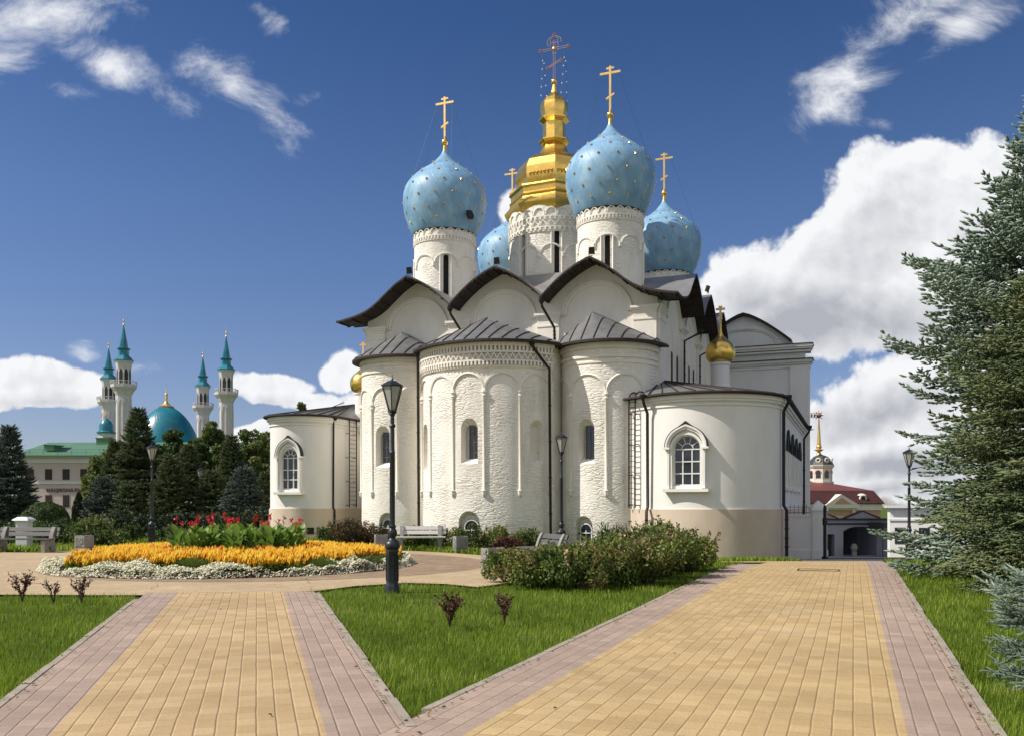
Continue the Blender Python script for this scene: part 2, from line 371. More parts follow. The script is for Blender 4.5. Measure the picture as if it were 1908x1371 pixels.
def paver(name, ca, cb, cj, roww, length, polar=None, mott=(.8, 1.1), wide=.0055, jdark=.36):
    m, h, b, o = newmat(name); tc = h.n('ShaderNodeTexCoord').outputs['Object']
    x, y, z = h.sep(tc)
    wob = h.math('MULTIPLY', h.math('SUBTRACT', h.noise(tc, 1.3, 3, .6), .5), .022)
    if polar:
        rr = h.math('SQRT', h.math('ADD', h.math('MULTIPLY', x, x), h.math('MULTIPLY', y, y)))
        an = h.math('MULTIPLY', h.math('ARCTAN2', y, x), polar); u = h.math('ADD', rr, wob); v = an
    else: u = h.math('ADD', x, wob); v = y
    row = h.math('DIVIDE', u, roww); rf = h.math('FRACT', row); ri = h.math('FLOOR', row)
    wn = h.n('ShaderNodeTexWhiteNoise', noise_dimensions='1D'); h.put(wn.inputs['W'], ri)
    cv = h.math('ADD', h.math('DIVIDE', v, length), h.math('MULTIPLY', wn.outputs['Value'], .9)); cf = h.math('FRACT', cv); ci = h.math('FLOOR', cv)
    wb = h.n('ShaderNodeTexWhiteNoise', noise_dimensions='3D'); h.put(wb.inputs['Vector'], h.comb(ri, ci, 0.))
    jr = h.math('ABSOLUTE', h.math('SUBTRACT', rf, .5)); jc = h.math('ABSOLUTE', h.math('SUBTRACT', cf, .5))
    kr = .5-wide/roww; kc = .5-.006/length
    er = h.ss(jr, kr-.05, .5); ec = h.ss(jc, kc-.03, .5)
    joint = h.math('MAXIMUM', h.ss(jr, kr, kr+.03), h.math('MULTIPLY', h.ss(jc, kc, kc+.012), .6))
    c = h.mix(wb.outputs['Value'], (*ca, 1), (*cb, 1))
    big = h.noise(tc, .55, 5, .6); c = h.mix(1., c, h.ramp(big, [(.25, (mott[0],)*3), (.75, (mott[1],)*3)]), 'MULTIPLY')
    grit = h.noise(tc, 45, 3, .6); c = h.mix(.5, c, h.ramp(grit, [(.3, (.72,)*3), (.7, (1.15,)*3)]), 'MULTIPLY')
    st = h.ss(h.noise(tc, 1.7, 5, .65), .60, .74); c = h.mix(h.math('MULTIPLY', st, .26), c, (.16, .12, .085, 1))
    dust = h.ss(h.noise(h.mapping(tc, loc=(7, 3, 1)), .9, 6, .7), .52, .70); c = h.mix(h.math('MULTIPLY', dust, .28), c, (.50, .40, .27, 1))
    spk = h.ss(h.noise(tc, 22, 2, .5), .73, .78); c = h.mix(h.math('MULTIPLY', spk, .5), c, (.14, .10, .07, 1))
    c = h.mix(h.math('MULTIPLY', joint, jdark), c, (*cj, 1))
    h.put(b.inputs['Base Color'], c); b.inputs['Roughness'].default_value = .85; b.inputs['Specular IOR Level'].default_value = .25
    hg = h.math('SUBTRACT', 1., h.math('MAXIMUM', er, h.math('MULTIPLY', ec, .5)))
    hg = h.math('ADD', hg, h.math('ADD', h.math('MULTIPLY', grit, .10), h.math('MULTIPLY', wb.outputs['Value'], .35)))
    bp = h.n('ShaderNodeBump'); bp.inputs['Strength'].default_value = .6; bp.inputs['Distance'].default_value = .011; h.put(bp.inputs['Height'], hg)
    h.put(b.inputs['Normal'], bp.outputs[0]); return m
M_yel1 = paver('yellow_pavers', (.425, .295, .15), (.52, .375, .205), (.13, .095, .06), 1.891/13, .215)
M_yel2 = paver('yellow_pavers_wide_path', (.43, .30, .145), (.53, .385, .195), (.14, .10, .06), 2.934/20, .215)
M_pur = paver('purple_pavers', (.335, .25, .20), (.42, .315, .25), (.11, .08, .075), .1425, .215)
M_plaza = paver('tan_ring_pavers', (.45, .335, .20), (.51, .39, .245), (.17, .125, .08), .145, .22, polar=7.)
M_ringb = paver('brown_ring_pavers', (.255, .175, .11), (.33, .235, .155), (.42, .32, .21), .145, .22, polar=6.)

def groundmat():
    m, h, b, o = newmat('lawn_soil'); tc = h.n('ShaderNodeTexCoord').outputs['Object']
    c = h.ramp(h.noise(tc, 2.2, 6, .65), [(.3, (.055, .085, .012)), (.6, (.085, .125, .018)), (.8, (.12, .14, .035))])
    h.put(b.inputs['Base Color'], c); b.inputs['Roughness'].default_value = .95; b.inputs['Specular IOR Level'].default_value = .1
    bp = h.n('ShaderNodeBump'); bp.inputs['Strength'].default_value = .8; bp.inputs['Distance'].default_value = .05
    h.put(bp.inputs['Height'], h.noise(tc, 26, 4, .7)); h.put(b.inputs['Normal'], bp.outputs[0]); return m
M_ground = groundmat()
def make_ground():
    xs = np.concatenate([[-2500,-900,-350,-140,-80], np.arange(-50, 61, 1.5), [80,140,350,900,2500]])
    ys = np.concatenate([[-60,-20], np.arange(-6, 100, 1.5), [110,140,200,350,700,1500,3500]])
    X, Y = np.meshgrid(xs, ys); V = np.stack([X, Y, H(X, Y)-.03], -1).reshape(-1, 3); nx = len(xs)
    i = np.arange(len(ys)-1)[:, None]*nx+np.arange(nx-1)[None]; i = i.ravel()
    o = npmesh('ground', V, np.stack([i, i+1, i+nx+1, i+nx], 1), M_ground, smooth=True); o['kind'] = 'structure'
make_ground()

A1 = math.atan2(.277, .961); A2 = -math.atan2(.360, .933)
def frame(a): return (math.cos(a), math.sin(a)), (-math.sin(a), math.cos(a))
n1, d1 = frame(A1); n2, d2 = frame(A2)
P1L, P1R, P1l, P1r = -1.413, .478, -1.983, 1.048
P2L, P2R, P2l, P2r = -2.579, .355, -3.149, .925
BED = (-7.6, 24.5); BEDR = 4.85
plaza_px = [(-420,1108),(-200,1108),(0,1108),(150,1109),(265,1109),(310,1106),(450,1106),(590,1101),(660,1092),(755,1086),(830,1088),(890,1094),(960,1084),(1010,1060),(1010,1046),(960,1039),(905,1033),(850,1030),(760,1026),(620,1022),(450,1020),(300,1021),(150,1026),(0,1029),(-420,1030)]
plaza_poly = [G(*p) for p in plaza_px]
def local(poly, c): return [(x-c[0], y-c[1]) for x, y in poly]
sheet('plaza', local(plaza_poly, BED), .012, [M_plaza], 1.5, loc=BED)
ring = [(1.0+6.0*math.cos(2*pi*i/72), .45+6.0*math.sin(2*pi*i/72)) for i in range(72)]
ringo = sheet('paved_ring', ring, .016, [M_ringb], 1.5, loc=BED)
# walking paths: each one sheet, yellow field and purple borders
Y1 = 16.62
def pathpoly(l, r, y0, n, d, yl, yr):
    # far end cut at given world depths
    def tt(s, Y): return (Y-s*n[1])/d[1]
    return [(l, y0), (r, y0), (r, tt(r, yr)), (l, tt(l, yl))]
sheet('garden_path', pathpoly(P1L, P1R, -3, n1, d1, Y1, Y1+.15), .020, [M_yel1], 1.4, rz=A1)
sheet('path_border', pathpoly(P1l, P1L, -3, n1, d1, Y1-.05, Y1), .020, [M_pur], 1.4, rz=A1)
sheet('path_border', pathpoly(P1R, P1r, -3, n1, d1, Y1+.15, Y1+.2), .020, [M_pur], 1.4, rz=A1)
sheet('wide_path', pathpoly(P2L, P2R, -4, n2, d2, 30.6, 30.6), .026, [M_yel2], 1.2, rz=A2)
sheet('path_border', pathpoly(P2l, P2L, -4, n2, d2, 26.2, 26.2), .026, [M_pur], 1.2, rz=A2)
sheet('path_border', pathpoly(P2R, P2r, -4, n2, d2, 30.6, 30.6), .026, [M_pur], 1.2, rz=A2)
sheet('wide_path', pathpoly(-6.3, P2L, 29.5, n2, d2, 29.4, 30.6), .026, [M_yel2], 1.2, rz=A2)
sheet('service_road', [(10.2, 30.6), (60, 30.6), (80, 96), (20, 96), (16, 60)], .012, [M_asphalt], 2.5)
# thin kerb strips
def kerb(l, y0, y1, rz, wdt=.075, dz=.026):
    k = MB(); rs = np.random.default_rng(int(abs(l)*100)); t = y0; a = (math.cos(rz), math.sin(rz)); d = (-a[1], a[0])
    while t < y1:
        t2 = min(y1, t+1.0); j = rs.uniform(-.008, .008); zc = HZ(a[0]*l+d[0]*t, a[1]*l+d[1]*t)
        z1 = HZ(a[0]*l+d[0]*t2, a[1]*l+d[1]*t2); e = rs.uniform(-.006, .006)
        k.add([(l+j,t+.006,zc-.1),(l+wdt+j,t+.006,zc-.1),(l+wdt+j,t2-.006,z1-.1),(l+j,t2-.006,z1-.1),(l+j,t+.006,zc+dz+e),(l+wdt+j,t+.006,zc+dz+e),(l+wdt+j,t2-.006,z1+dz+e),(l+j,t2-.006,z1+dz+e)],
              [(4,5,6,7),(0,1,5,4),(1,2,6,5),(2,3,7,6),(3,0,4,7)]); t = t2
    o = k.build('kerb', M_kerb, rot=(0, 0, rz)); o['kind'] = 'structure'
kerb(P1l-.08, -3, 16.6, A1); kerb(P1r+.004, 6.45, 16.9, A1)
kerb(P2l-.08, 6.35, 26.1, A2); kerb(P2r+.004, -3, 30, A2)
# an inspection cover set flush in the wide path
mc = MB(); x0, y0 = G(1490, 1066); x1, y1 = G(1558, 1060)
cx, cy = (x0+x1)/2, (y0+y1)/2
for (a, b_, c_, d_) in ((-.5,.5,-.30,-.27),(-.5,.5,.27,.30),(-.5,-.47,-.27,.27),(.47,.5,-.27,.27)): mc.box(a, b_, c_, d_, 0, .012)
mc.box(-.465, .465, -.265, .265, 0, .004, 1)
tag(mc.build('inspection_cover', [M_iron, M_yel2], loc=(cx, cy, HZ(cx, cy)+.027), rot=(0, 0, A2)), 'flush rectangular inspection cover with thin dark rim set in the yellow path', 'manhole cover')

def inpoly(x, y, poly):
    c = np.zeros(x.shape, bool); n = len(poly)
    for i in range(n):
        x1, y1 = poly[i]; x2, y2 = poly[(i+1) % n]
        if y1 == y2: continue
        k = ((y1 > y) != (y2 > y)) & (x < (x2-x1)*(y-y1)/(y2-y1)+x1); c ^= k
    return c
def is_lawn(x, y, m=0., jit=0.):
    s1 = x*n1[0]+y*n1[1]; s2 = x*n2[0]+y*n2[1]
    wav = .035*np.sin(y*3.1)+.03*np.sin(y*7.7+1.)+jit; s1 = s1+wav*np.where(s1 < 0, 1, -1)*-1; s2 = s2+wav*np.where(s2 < -1, 1, -1)*-1
    p1 = (s1 > P1l-.055+m) & (s1 < P1r+.055-m) & (y < Y1+.3)
    p2 = (s2 > P2l-.055+m) & (s2 < P2r+.055-m) & (y < 30.7)
    p3 = (s2 > -6.3) & (s2 < P2l) & (y > 28.2) & (y < 30.8)
    pl = inpoly(x, y, plaza_poly) | (np.hypot(x-BED[0], y-BED[1]) < 6.8)
    return ~(p1 | p2 | p3 | pl | ((y > 30.5) & (x > 10.2)))

# ------------------------------------------------------------------ the cathedral (local x along the east front, y going back)
BROT = math.atan2(-.365, .931); BO = (-.286, 40.77)
CATH = empty('cathedral', (BO[0], BO[1], 0), BROT, 'white cathedral with starry blue onion domes, one gilded central dome and rounded apses', 'cathedral')
def BW(a, b): return (BO[0]+.931*a+.365*b, BO[1]-.365*a+.931*b)
def arch_poly(hw, z0, zs, rise=None, n=10, keel=0.):
    rise = hw if rise is None else rise; p = [(-hw, z0), (hw, z0)]
    for i in range(n+1):
        t = pi*i/n; p.append((hw*math.cos(t), zs+rise*math.sin(t)+keel*max(0, 1-abs(t-pi/2)/.45)**2))
    return p
def shift(poly, a): return [(x+a, z) for x, z in poly]
def cyl(ca, cb, rad, th, z): return (ca+rad*math.sin(th), cb-rad*math.cos(th), z)
def radial(th): return Vector((math.sin(th), -math.cos(th), 0)), Vector((math.cos(th), math.sin(th), 0))
def cylarch(mb, ca, cb, rad, th0, hth, z0, rise, r, n=12, mi=0):
    mb.tube([cyl(ca, cb, rad, th0+hth*math.cos(pi*i/n), z0+rise*math.sin(pi*i/n)) for i in range(n+1)], r, 5, mi)
def sashes(mb, o, u, wd, hw, z0, zs, t, nx=2, zb=(), bar=.03, mi=0, fan=False):
    # glazing bars as flat slats standing in the opening
    def bx(a0, a1, za, zb_): mb.vprism([(a0,za),(a1,za),(a1,zb_),(a0,zb_)], o, u, wd, t-.02, t+.02, mi)
    bx(-hw, -hw+bar*1.3, z0, zs); bx(hw-bar*1.3, hw, z0, zs); bx(-hw+bar*1.3, hw-bar*1.3, z0, z0+bar*1.3)
    for k in range(1, nx): a = -hw+2*hw*k/nx; bx(a-bar/2, a+bar/2, z0+bar*1.3, zs)
    for z in zb: mb.vprism([(-hw+bar,z-bar/2),(hw-bar,z-bar/2),(hw-bar,z+bar/2),(-hw+bar,z+bar/2)], o, u, wd, t-.024, t+.016, mi)
    O = Vector(o); U = Vector(u); W_ = Vector(wd)
    mb.tube([O+U*((hw-bar*.6)*math.cos(pi*i/12))+W_*t+Vector((0,0,zs+(hw-bar*.6)*math.sin(pi*i/12))) for i in range(13)], bar*.7, 4, mi)
    if fan:
        mb.tube([O+U*(hw*.42*math.cos(pi*i/8))+W_*t+Vector((0,0,zs+hw*.42*math.sin(pi*i/8))) for i in range(9)], bar*.5, 4, mi)
        for k in range(1, 5):
            an = pi*k/5; mb.tube([O+U*(q_*hw*math.cos(an))+W_*t+Vector((0,0,zs+q_*hw*math.sin(an))) for q_ in (.42, .95)], bar*.45, 4, mi)

# --- apses
def curve_path(pts, n=6):
    out = []
    P_ = [pts[0]]+list(pts)+[pts[-1]]
    for i in range(1, len(P_)-2):
        p0, p1, p2, p3 = [Vector(x) for x in P_[i-1:i+3]]
        for k in range(n):
            t = k/n; out.append(.5*((2*p1)+(p2-p0)*t+(2*p0-5*p1+4*p2-p3)*t*t+(3*p1-p0-3*p2+p3)*t**3))
    out.append(Vector(pts[-1])); return out
BE = -.3
def make_apse(ca, cb, rad, half, thmax, ztop, cols, niches, low, central):
    n = 60; poly = []
    for i in range(n+1):
        th = -thmax+2*thmax*i/n; x, y, _ = cyl(ca, cb, rad, th, 0); poly.append((x, y))
    poly += [(poly[-1][0], .4), (poly[0][0], .4)]
    m = MB(); m.prism(poly, -1.2, ztop)
    o = m.build('apse', [M_brick, M_smooth], CATH)
    c = MB()
    for th, hw, z0, zs, dep, sc in niches:
        r_, t_ = radial(th); oo = Vector((ca, cb, 0))+r_*(rad+.12)
        c.vprism(arch_poly(hw, z0, zs), oo, t_, -r_, 0, .12+dep, 0, sc, (0, (z0+zs)/2+hw*.3))
    for th, hw, z0, zs in low:
        r_, t_ = radial(th); oo = Vector((ca, cb, 0))+r_*(rad+.12)
        c.vprism(arch_poly(hw, z0, zs), oo, t_, -r_, 0, .12+.32, 0, .92, (0, z0))
    boolean(o, c.build('cutter', M_brick, CATH))
    return o
def window(parent, ca, cb, rad, th, hw, z0, zs, dep, nx, zb, name='window', fan=False, bar=.03):
    r_, t_ = radial(th); oo = Vector((ca, cb, 0))+r_*(rad)
    g = MB(); g.vprism(arch_poly(hw, z0, zs), oo, t_, -r_, dep-.03, dep+.02); wn = g.build(name, M_glass, parent, fixn=True)
    f = MB(); sashes(f, oo, t_, -r_, hw, z0, zs, dep-.05, nx, zb, bar, fan=fan); f.build('frame', M_greyframe if bar < .025 else M_frame, wn)
    return wn
def arcade(parent, ca, cb, rad, cols, zc, z0, hth, rise, extra=()):
    m = MB()
    for th in cols:
        rr = rad+.015
        m.lathe([(.0,z0-.02),(.05,z0+.02),(.10,z0+.14),(.085,z0+.2),(.115,z0+.26),(.06,z0+.33),(.062,zc-.28),(.10,zc-.22),(.075,zc-.15),(.12,zc-.06),(.085,zc+.03),(.06,zc+.1)], 8, cyl(ca, cb, rr, th, 0))
    for a, b in zip(list(cols[:-1]), list(cols[1:])):
        cylarch(m, ca, cb, rad+.01, (a+b)/2, (b-a)/2, zc, rise, .062)
    for c_, h_ in extra: cylarch(m, ca, cb, rad+.01, c_, h_, zc, rise, .062)
    m.build('blind_arcade', M_wall, parent, 40)
def band(m, ca, cb, rad, th0, th1, z0, z1, pr, n=40):
    vs = []; fs = []
    for i in range(n+1):
        th = th0+(th1-th0)*i/n
        for rr, z in ((rad-.05, z0), (rad+pr, z0), (rad+pr, z1), (rad-.05, z1)): vs.append(cyl(ca, cb, rr, th, z))
    for i in range(n):
        for k in range(4): a = i*4+k; b = i*4+(k+1) % 4; fs.append((a, b, b+4, a+4))
    fs += [(0,3,2,1), (n*4, n*4+1, n*4+2, n*4+3)]
    m.add(vs, fs)
def dentils(m, ca, cb, rad, th0, th1, z0, z1, pr, n, duty=.5):
    st = (th1-th0)/n
    for i in range(n): band(m, ca, cb, rad, th0+i*st, th0+(i+duty)*st, z0, z1, pr, 1)
def zigzag(m, ca, cb, rad, th0, th1, z0, z1, n, r=.03):
    pts = [cyl(ca, cb, rad+.05, th0+(th1-th0)*i/(2*n), z1 if i % 2 else z0) for i in range(2*n+1)]
    for a, b in zip(pts[:-1], pts[1:]): m.tube([a, b], r, 4)

AP = {}
# centre apse
ca, cb, rad = 0, -.75, 3.47; tm = R(61.5); d_ = R
cols = [R(x) for x in (-60, -36.3, -11.8, 11.6, 36.3, 60)]
o = make_apse(ca, cb, rad, 3.04, tm, 8.42, cols,
    [(R(.8), .42, 3.30, 4.95, .42, .62), (R(49), .34, 3.35, 4.95, .34, .72), (R(-48), .36, 3.1, 4.95, .36, .7)],
    [(R(.5), .50, .05, .95)], True)
arcade(o, ca, cb, rad, cols, 6.42, 2.0, 0, .72)
fz = MB()
band(fz, ca, cb, rad, -tm, tm, 7.36, 7.44, .07); dentils(fz, ca, cb, rad, -tm, tm, 7.44, 7.60, .15, 46)
band(fz, ca, cb, rad, -tm, tm, 7.60, 7.67, .15); zigzag(fz, ca, cb, rad+.06, -tm, tm, 7.69, 7.93, 30, .034)
band(fz, ca, cb, rad, -tm, tm, 7.95, 8.03, .15); dentils(fz, ca, cb, rad, -tm, tm, 8.03, 8.22, .16, 46)
band(fz, ca, cb, rad, -tm, tm, 8.22, 8.40, .19)
fz.build('brick_frieze', M_wall, o)
window(o, ca, cb, rad, R(2.5), .22, 3.42, 4.95, .36, 2, (3.85, 4.3, 4.75), bar=.02)
r_, t_ = radial(R(.5)); window(o, ca, cb, rad, R(1.5), .34, .12, .72, .22, 2, (.62,), name='basement_window', bar=.035)
AP['c'] = o
# right apse
ca, cb, rad = 5, -.3, 2.1; cols = [R(x) for x in (-35, 11.5, 57)]
o = make_apse(ca, cb, rad, 2.1, R(89), 8.42, cols, [(R(-12.5), .42, 3.30, 4.95, .40, .62)], [(R(-16), .44, .02, .80)], False)
arcade(o, ca, cb, rad, cols, 6.3, 2.0, 0, .8, [(R(-57), R(21))])
fz = MB()
for z0, z1, p in ((7.55, 7.62, .04), (7.78, 7.9, .07), (8.15, 8.4, .1)): band(fz, ca, cb, rad, -R(75), R(89), z0, z1, p)
fz.build('brick_frieze', M_wall, o)
window(o, ca, cb, rad, R(-11), .21, 3.42, 4.9, .34, 2, (3.85, 4.3, 4.75), bar=.02)
window(o, ca, cb, rad, R(-15), .30, .05, .60, .2, 2, (.5,), name='basement_window', bar=.035)
AP['r'] = o
# left apse
ca, cb, rad = -5, -.3, 2.1; cols = [R(x) for x in (-57, -19, 17, 53)]
o = make_apse(ca, cb, rad, 2.1, R(89), 8.42, cols, [(R(-3), .42, 3.30, 4.95, .42, .62)], [(R(3), .40, .1, .95)], False)
arcade(o, ca, cb, rad, cols, 6.3, 2.0, 0, .72)
fz = MB()
for z0, z1, p in ((7.7, 7.78, .05), (8.0, 8.1, .07), (8.2, 8.4, .1)): band(fz, ca, cb, rad, -R(89), R(75), z0, z1, p)
fz.build('brick_frieze', M_wall, o)
window(o, ca, cb, rad, R(-1), .22, 3.45, 4.9, .36, 2, (3.85, 4.3, 4.75), bar=.02)
window(o, ca, cb, rad, R(3), .28, .2, .75, .2, 2, (.62,), name='basement_window', bar=.035)
AP['l'] = o

# --- apse roofs: hipped sheet-metal roofs on a curved eave, with standing seams
def apse_roof(ca, cb, rad, thmax, apex, ridge_b, zt, ze=8.46, hang=.45, al=0., side=(1, 1)):
    m = MB(); eave = []
    n = 40; R2 = rad+hang
    for i in range(n+1):
        th = -thmax+2*thmax*i/n; x, y, _ = cyl(ca, cb, R2, th, ze); eave.append((x, y))
    eave = [(eave[0][0]-.05, ridge_b)]+eave+[(eave[-1][0]+.05, ridge_b)]
    Pb = apex[1]; vs = []; fs = []
    for x, y in eave:
        ry = max(Pb, min(ridge_b, y)) if y > Pb else Pb
        vs += [(x, y, ze), (apex[0], ry, zt)]
    for i in range(len(eave)-1): a = 2*i; fs.append((a, a+2, a+3, a+1))
    m.add(vs, fs, 0)
    # fascia and soffit
    vs = []; fs = []; inner = []
    for i, (x, y) in enumerate(eave):
        k = (rad-.05)/R2; ix, iy = ca+(x-ca)*k, cb+(y-cb)*k if y < ridge_b-.01 else y
        vs += [(x, y, ze-.003), (x, y, ze-.10), (ix, iy, ze-.08)]
    for i in range(len(eave)-1): a = 3*i; fs += [(a, a+1, a+4, a+3), (a+1, a+2, a+5, a+4)]
    m.add(vs, fs, 1)
    # seams
    cl = [e for e in eave]
    def zat(x, y):
        if y >= Pb:
            A = abs(R2); return zt-(zt-ze)*min(1, abs(x-apex[0])/max(.2, abs(cl[-1 if x > apex[0] else 0][0]-apex[0])))
        dx_, dy_ = x-apex[0], y-Pb; best = 1.
        th = math.atan2(dx_, -dy_)
        # distance to eave along the ray
        for i in range(len(eave)-1):
            x1, y1 = eave[i]; x2, y2 = eave[i+1]
            den = dx_*(y2-y1)-dy_*(x2-x1)
            if abs(den) < 1e-9: continue
            t = ((x1-apex[0])*(y2-y1)-(y1-Pb)*(x2-x1))/den; s_ = ((x1-apex[0])*dy_-(y1-Pb)*dx_)/den
            if t > .99 and -1e-6 <= s_ <= 1+1e-6: best = 1/t; break
        return zt-(zt-ze)*best
    k = 13 if rad > 3 else 9
    for i in range(k):
        a = apex[0]+(-1+2*(i+.5)/k)*(R2*math.sin(min(thmax, pi/2))*.98)+(ca-apex[0])
        th = math.asin(max(-1, min(1, (a-ca)/R2))); ye = cb-R2*math.cos(th)
        span = abs(eave[1][0]-apex[0]) if a < apex[0] else abs(eave[-2][0]-apex[0])
        yh = Pb+( (eave[1][1] if a < apex[0] else eave[-2][1])-Pb)*min(1, abs(a-apex[0])/span)
        if ye > yh-.1: continue
        pts = [(a, ye+(yh-ye)*t, zat(a, ye+(yh-ye)*t)+.02) for t in (0.01, .25, .5, .75, 1)]
        m.tube(pts, .025, 4, 2)
    for e in (eave[1], eave[-2]): m.tube([(apex[0], Pb, zt+.02), (e[0], e[1], ze+.02)], .035, 4, 0)
    for i in (1, 2, 3):
        for e, sg in ((eave[1], -1), (eave[-2], 1)):
            yy = e[1]+(ridge_b-e[1])*i/3.6
            if yy > Pb: m.tube([(e[0], yy, ze+.02), (apex[0], max(Pb, yy), zt+.02)], .025, 4, 2)
    m.tube([(apex[0], Pb, zt+.02), (apex[0], ridge_b, zt+.02)], .035, 4, 0)
    return m.build('apse_roof', [M_roof, M_wood, M_iron], CATH)
apse_roof(0, -.75, 3.47, R(61), (0, -2.18), BE+.05, 9.82)
apse_roof(5, -.3, 2.1, R(89), (4.5, -1.2), BE+.05, 9.9, ze=8.47)
apse_roof(-5, -.3, 2.1, R(89), (-4.85, -1.05), BE+.05, 9.72, ze=8.455)

# --- main cube: walls with curved gables
ZA = 12.2
def drop_in(t): return .47*t+.53*t*t if t < 1 else 1+ (t-1)*1.2
OUT = [(0,0),(.3,.38),(.55,.82),(.76,1.2),(.95,1.45),(1.2,1.64),(1.6,1.82),(2.2,1.93)]
def drop_out(t):
    for (a, x), (b, y) in zip(OUT[:-1], OUT[1:]):
        if t <= b: return x+(y-x)*(t-a)/(b-a)
    return OUT[-1][1]
HWB = 2.21
def gcurve(c, lo, hi, lo_out, hi_out, n=12):
    pts = []
    for i in range(-n, n+1):
        if i < 0: t = (c-lo)/HWB*(-i)/n; pts.append((c-t*HWB, ZA-(drop_out(t) if lo_out else 1.5*drop_in(t))))
        else: t = (hi-c)/HWB*i/n; pts.append((c+t*HWB, ZA-(drop_out(t) if hi_out else 1.5*drop_in(t))))
    return pts
EC = (-4.42, 0., 4.42); W2 = 7.1; B0, B1 = BE, 15.3; SC = (3.2, 7.62, 12.04)
wall = MB()
prof = gcurve(EC[0], -W2, -2.21, True, False)[:-1]+gcurve(0, -2.21, 2.21, False, False)[:-1]+gcurve(EC[2], 2.21, W2, False, True)
wall.vprism([(-W2, -1.2)]+[(W2, -1.2)]+prof[::-1], (0,0,0), (1,0,0), (0,1,0), B0, B1)
sprof = gcurve(SC[0], B0, 5.41, True, False)[:-1]+gcurve(SC[1], 5.41, 9.83, False, False)[:-1]+gcurve(SC[2], 9.83, B1, False, True)
for sg in (-1, 1):
    wall.vprism([(B0+.01, 5.), (B1-.01, 5.)]+sprof[::-1], (0,0,0), (0,1,0), (sg,0,0), 4.45, W2+.004)
WALL = wall.build('wall', M_wall, CATH, fixn=True)
tr = MB()
def pilaster(m, o, u, w_, s0, s1, z0, z1, d=.12):
    m.vprism([(s0,z0),(s1,z0),(s1,z1),(s0,z1)], o, u, w_, -.02, d)
    for k, (za, zb) in enumerate(((z1, z1+.09), (z1+.09, z1+.17), (z1+.17, z1+.27))):
        e = .03+.05*k; m.vprism([(s0-e,za),(s1+e,za),(s1+e,zb),(s0-e,zb)], o, u, w_, -.02, d+e)
    m.vprism([(s0-.03,z1-.34),(s1+.03,z1-.34),(s1+.03,z1-.27),(s0-.03,z1-.27)], o, u, w_, -.02, d+.03)
def archivolt(m, o, u, w_, c, hw, zs, rise, th=.17, d=.10):
    n = 20; O = Vector(o); U = Vector(u); Wv = Vector(w_)
    for (k0, k1, dd) in ((1., 1-.10/hw, d), (1-.10/hw-.004, 1-.24/hw, d*.55)):
        vs = []; fs = []
        for i in range(n+1):
            t = pi*i/n
            for k, q_ in ((k0, -.02), (k0, dd), (k1, dd), (k1, -.02)):
                vs.append(O+U*(c+hw*k*math.cos(t))+Wv*q_+Vector((0,0,zs+rise*k*math.sin(t))))
        for i in range(n):
            for k in range(4): a = i*4+k; b = i*4+(k+1) % 4; fs.append((a, a+4, b+4, b))
        m.add(vs, fs)
E_ = ((0, B0, 0), (1, 0, 0), (0, -1, 0))
for s0, s1 in ((-7.09, -6.1), (-2.72, -1.70), (1.70, 2.72), (6.1, 7.09)): pilaster(tr, *E_, s0, s1, 8.3, 9.95)
for c in EC: archivolt(tr, *E_, c, 1.62, 10.05, 1.45)
for sg in (1, -1):
    S_ = ((sg*W2, 0, 0), (0, 1, 0), (sg, 0, 0))
    for s0, s1 in ((B0, .9), (4.95, 5.87), (9.37, 10.29), (14.3, B1-.02)): pilaster(tr, *S_, s0, s1, 4.5, 9.95)
    for c in SC: archivolt(tr, *S_, c, 1.62, 10.05, 1.45)
    for c in (2.6, 3.9, 7.0, 8.3): # shallow blind arches
        tr.vprism(arch_poly(.36, 6.6, 8.55), (sg*W2, c, 0), (0,1,0), (sg,0,0), -.02, .05)
tr.build('pilasters_and_arches', M_wall, WALL, 35, fixn=True)
for c in (2.6, 3.9, 7.0, 8.3): sw = MB(); sw.vprism(arch_poly(.2, 6.8, 8.5), (W2+.05, c, 0), (0,1,0), (1,0,0), -.02, .01); sw.build('slit_window', M_void, WALL, fixn=True)

# --- gable roofs: one curved shell per bay
def shell(pts, o, u, w_, t0, t1, th=.085, off=.015):
    m = MB(); O = Vector(o); U = Vector(u); Wv = Vector(w_); n = len(pts); vs = []
    e1 = [t1(s_) if callable(t1) else t1 for s_, z in pts]
    for row in ([t0]*n, e1):
        for (s_, z), t in zip(pts, row): vs.append(O+U*s_+Wv*t+Vector((0,0,z+off)))
        for (s_, z), t in zip(pts, row): vs.append(O+U*s_+Wv*t+Vector((0,0,z+off+th)))
    bot = []; top = []; end = []
    for i in range(n-1):
        bot.append((i, i+1, 2*n+i+1, 2*n+i)); top.append((n+i, 3*n+i, 3*n+i+1, n+i+1))
        end += [(i, n+i, n+i+1, i+1), (2*n+i, 2*n+i+1, 3*n+i+1, 3*n+i)]
    end += [(0, 2*n, 3*n, n), (n-1, 2*n-1, 4*n-1, 3*n-1)]
    m.add(vs, bot+end, 1); o_ = len(m.v)
    m.f += top; m.m += [0]*len(top)
    nb = 14                                  # battens under the overhang
    for k in range(nb):
        i = min(n-2, int((k+.5)*(n-1)/nb)); s_ = (pts[i][0]+pts[i+1][0])/2; z = (pts[i][1]+pts[i+1][1])/2; te = (e1[i]+e1[i+1])/2
        L = min(1.0, abs(te-t0)*.9)
        p0 = O+U*s_+Wv*t0+Vector((0,0,z-.02)); p1 = O+U*s_+Wv*(t0+(L if te > t0 else -L))+Vector((0,0,z-.02)); m.tube([p0, p1], .035, 4, 1)
    return m.build('gable_roof', [M_roofl, M_wood], CATH, fixn=True)
OH = 1.12
CM = SC[0]-EC[2]
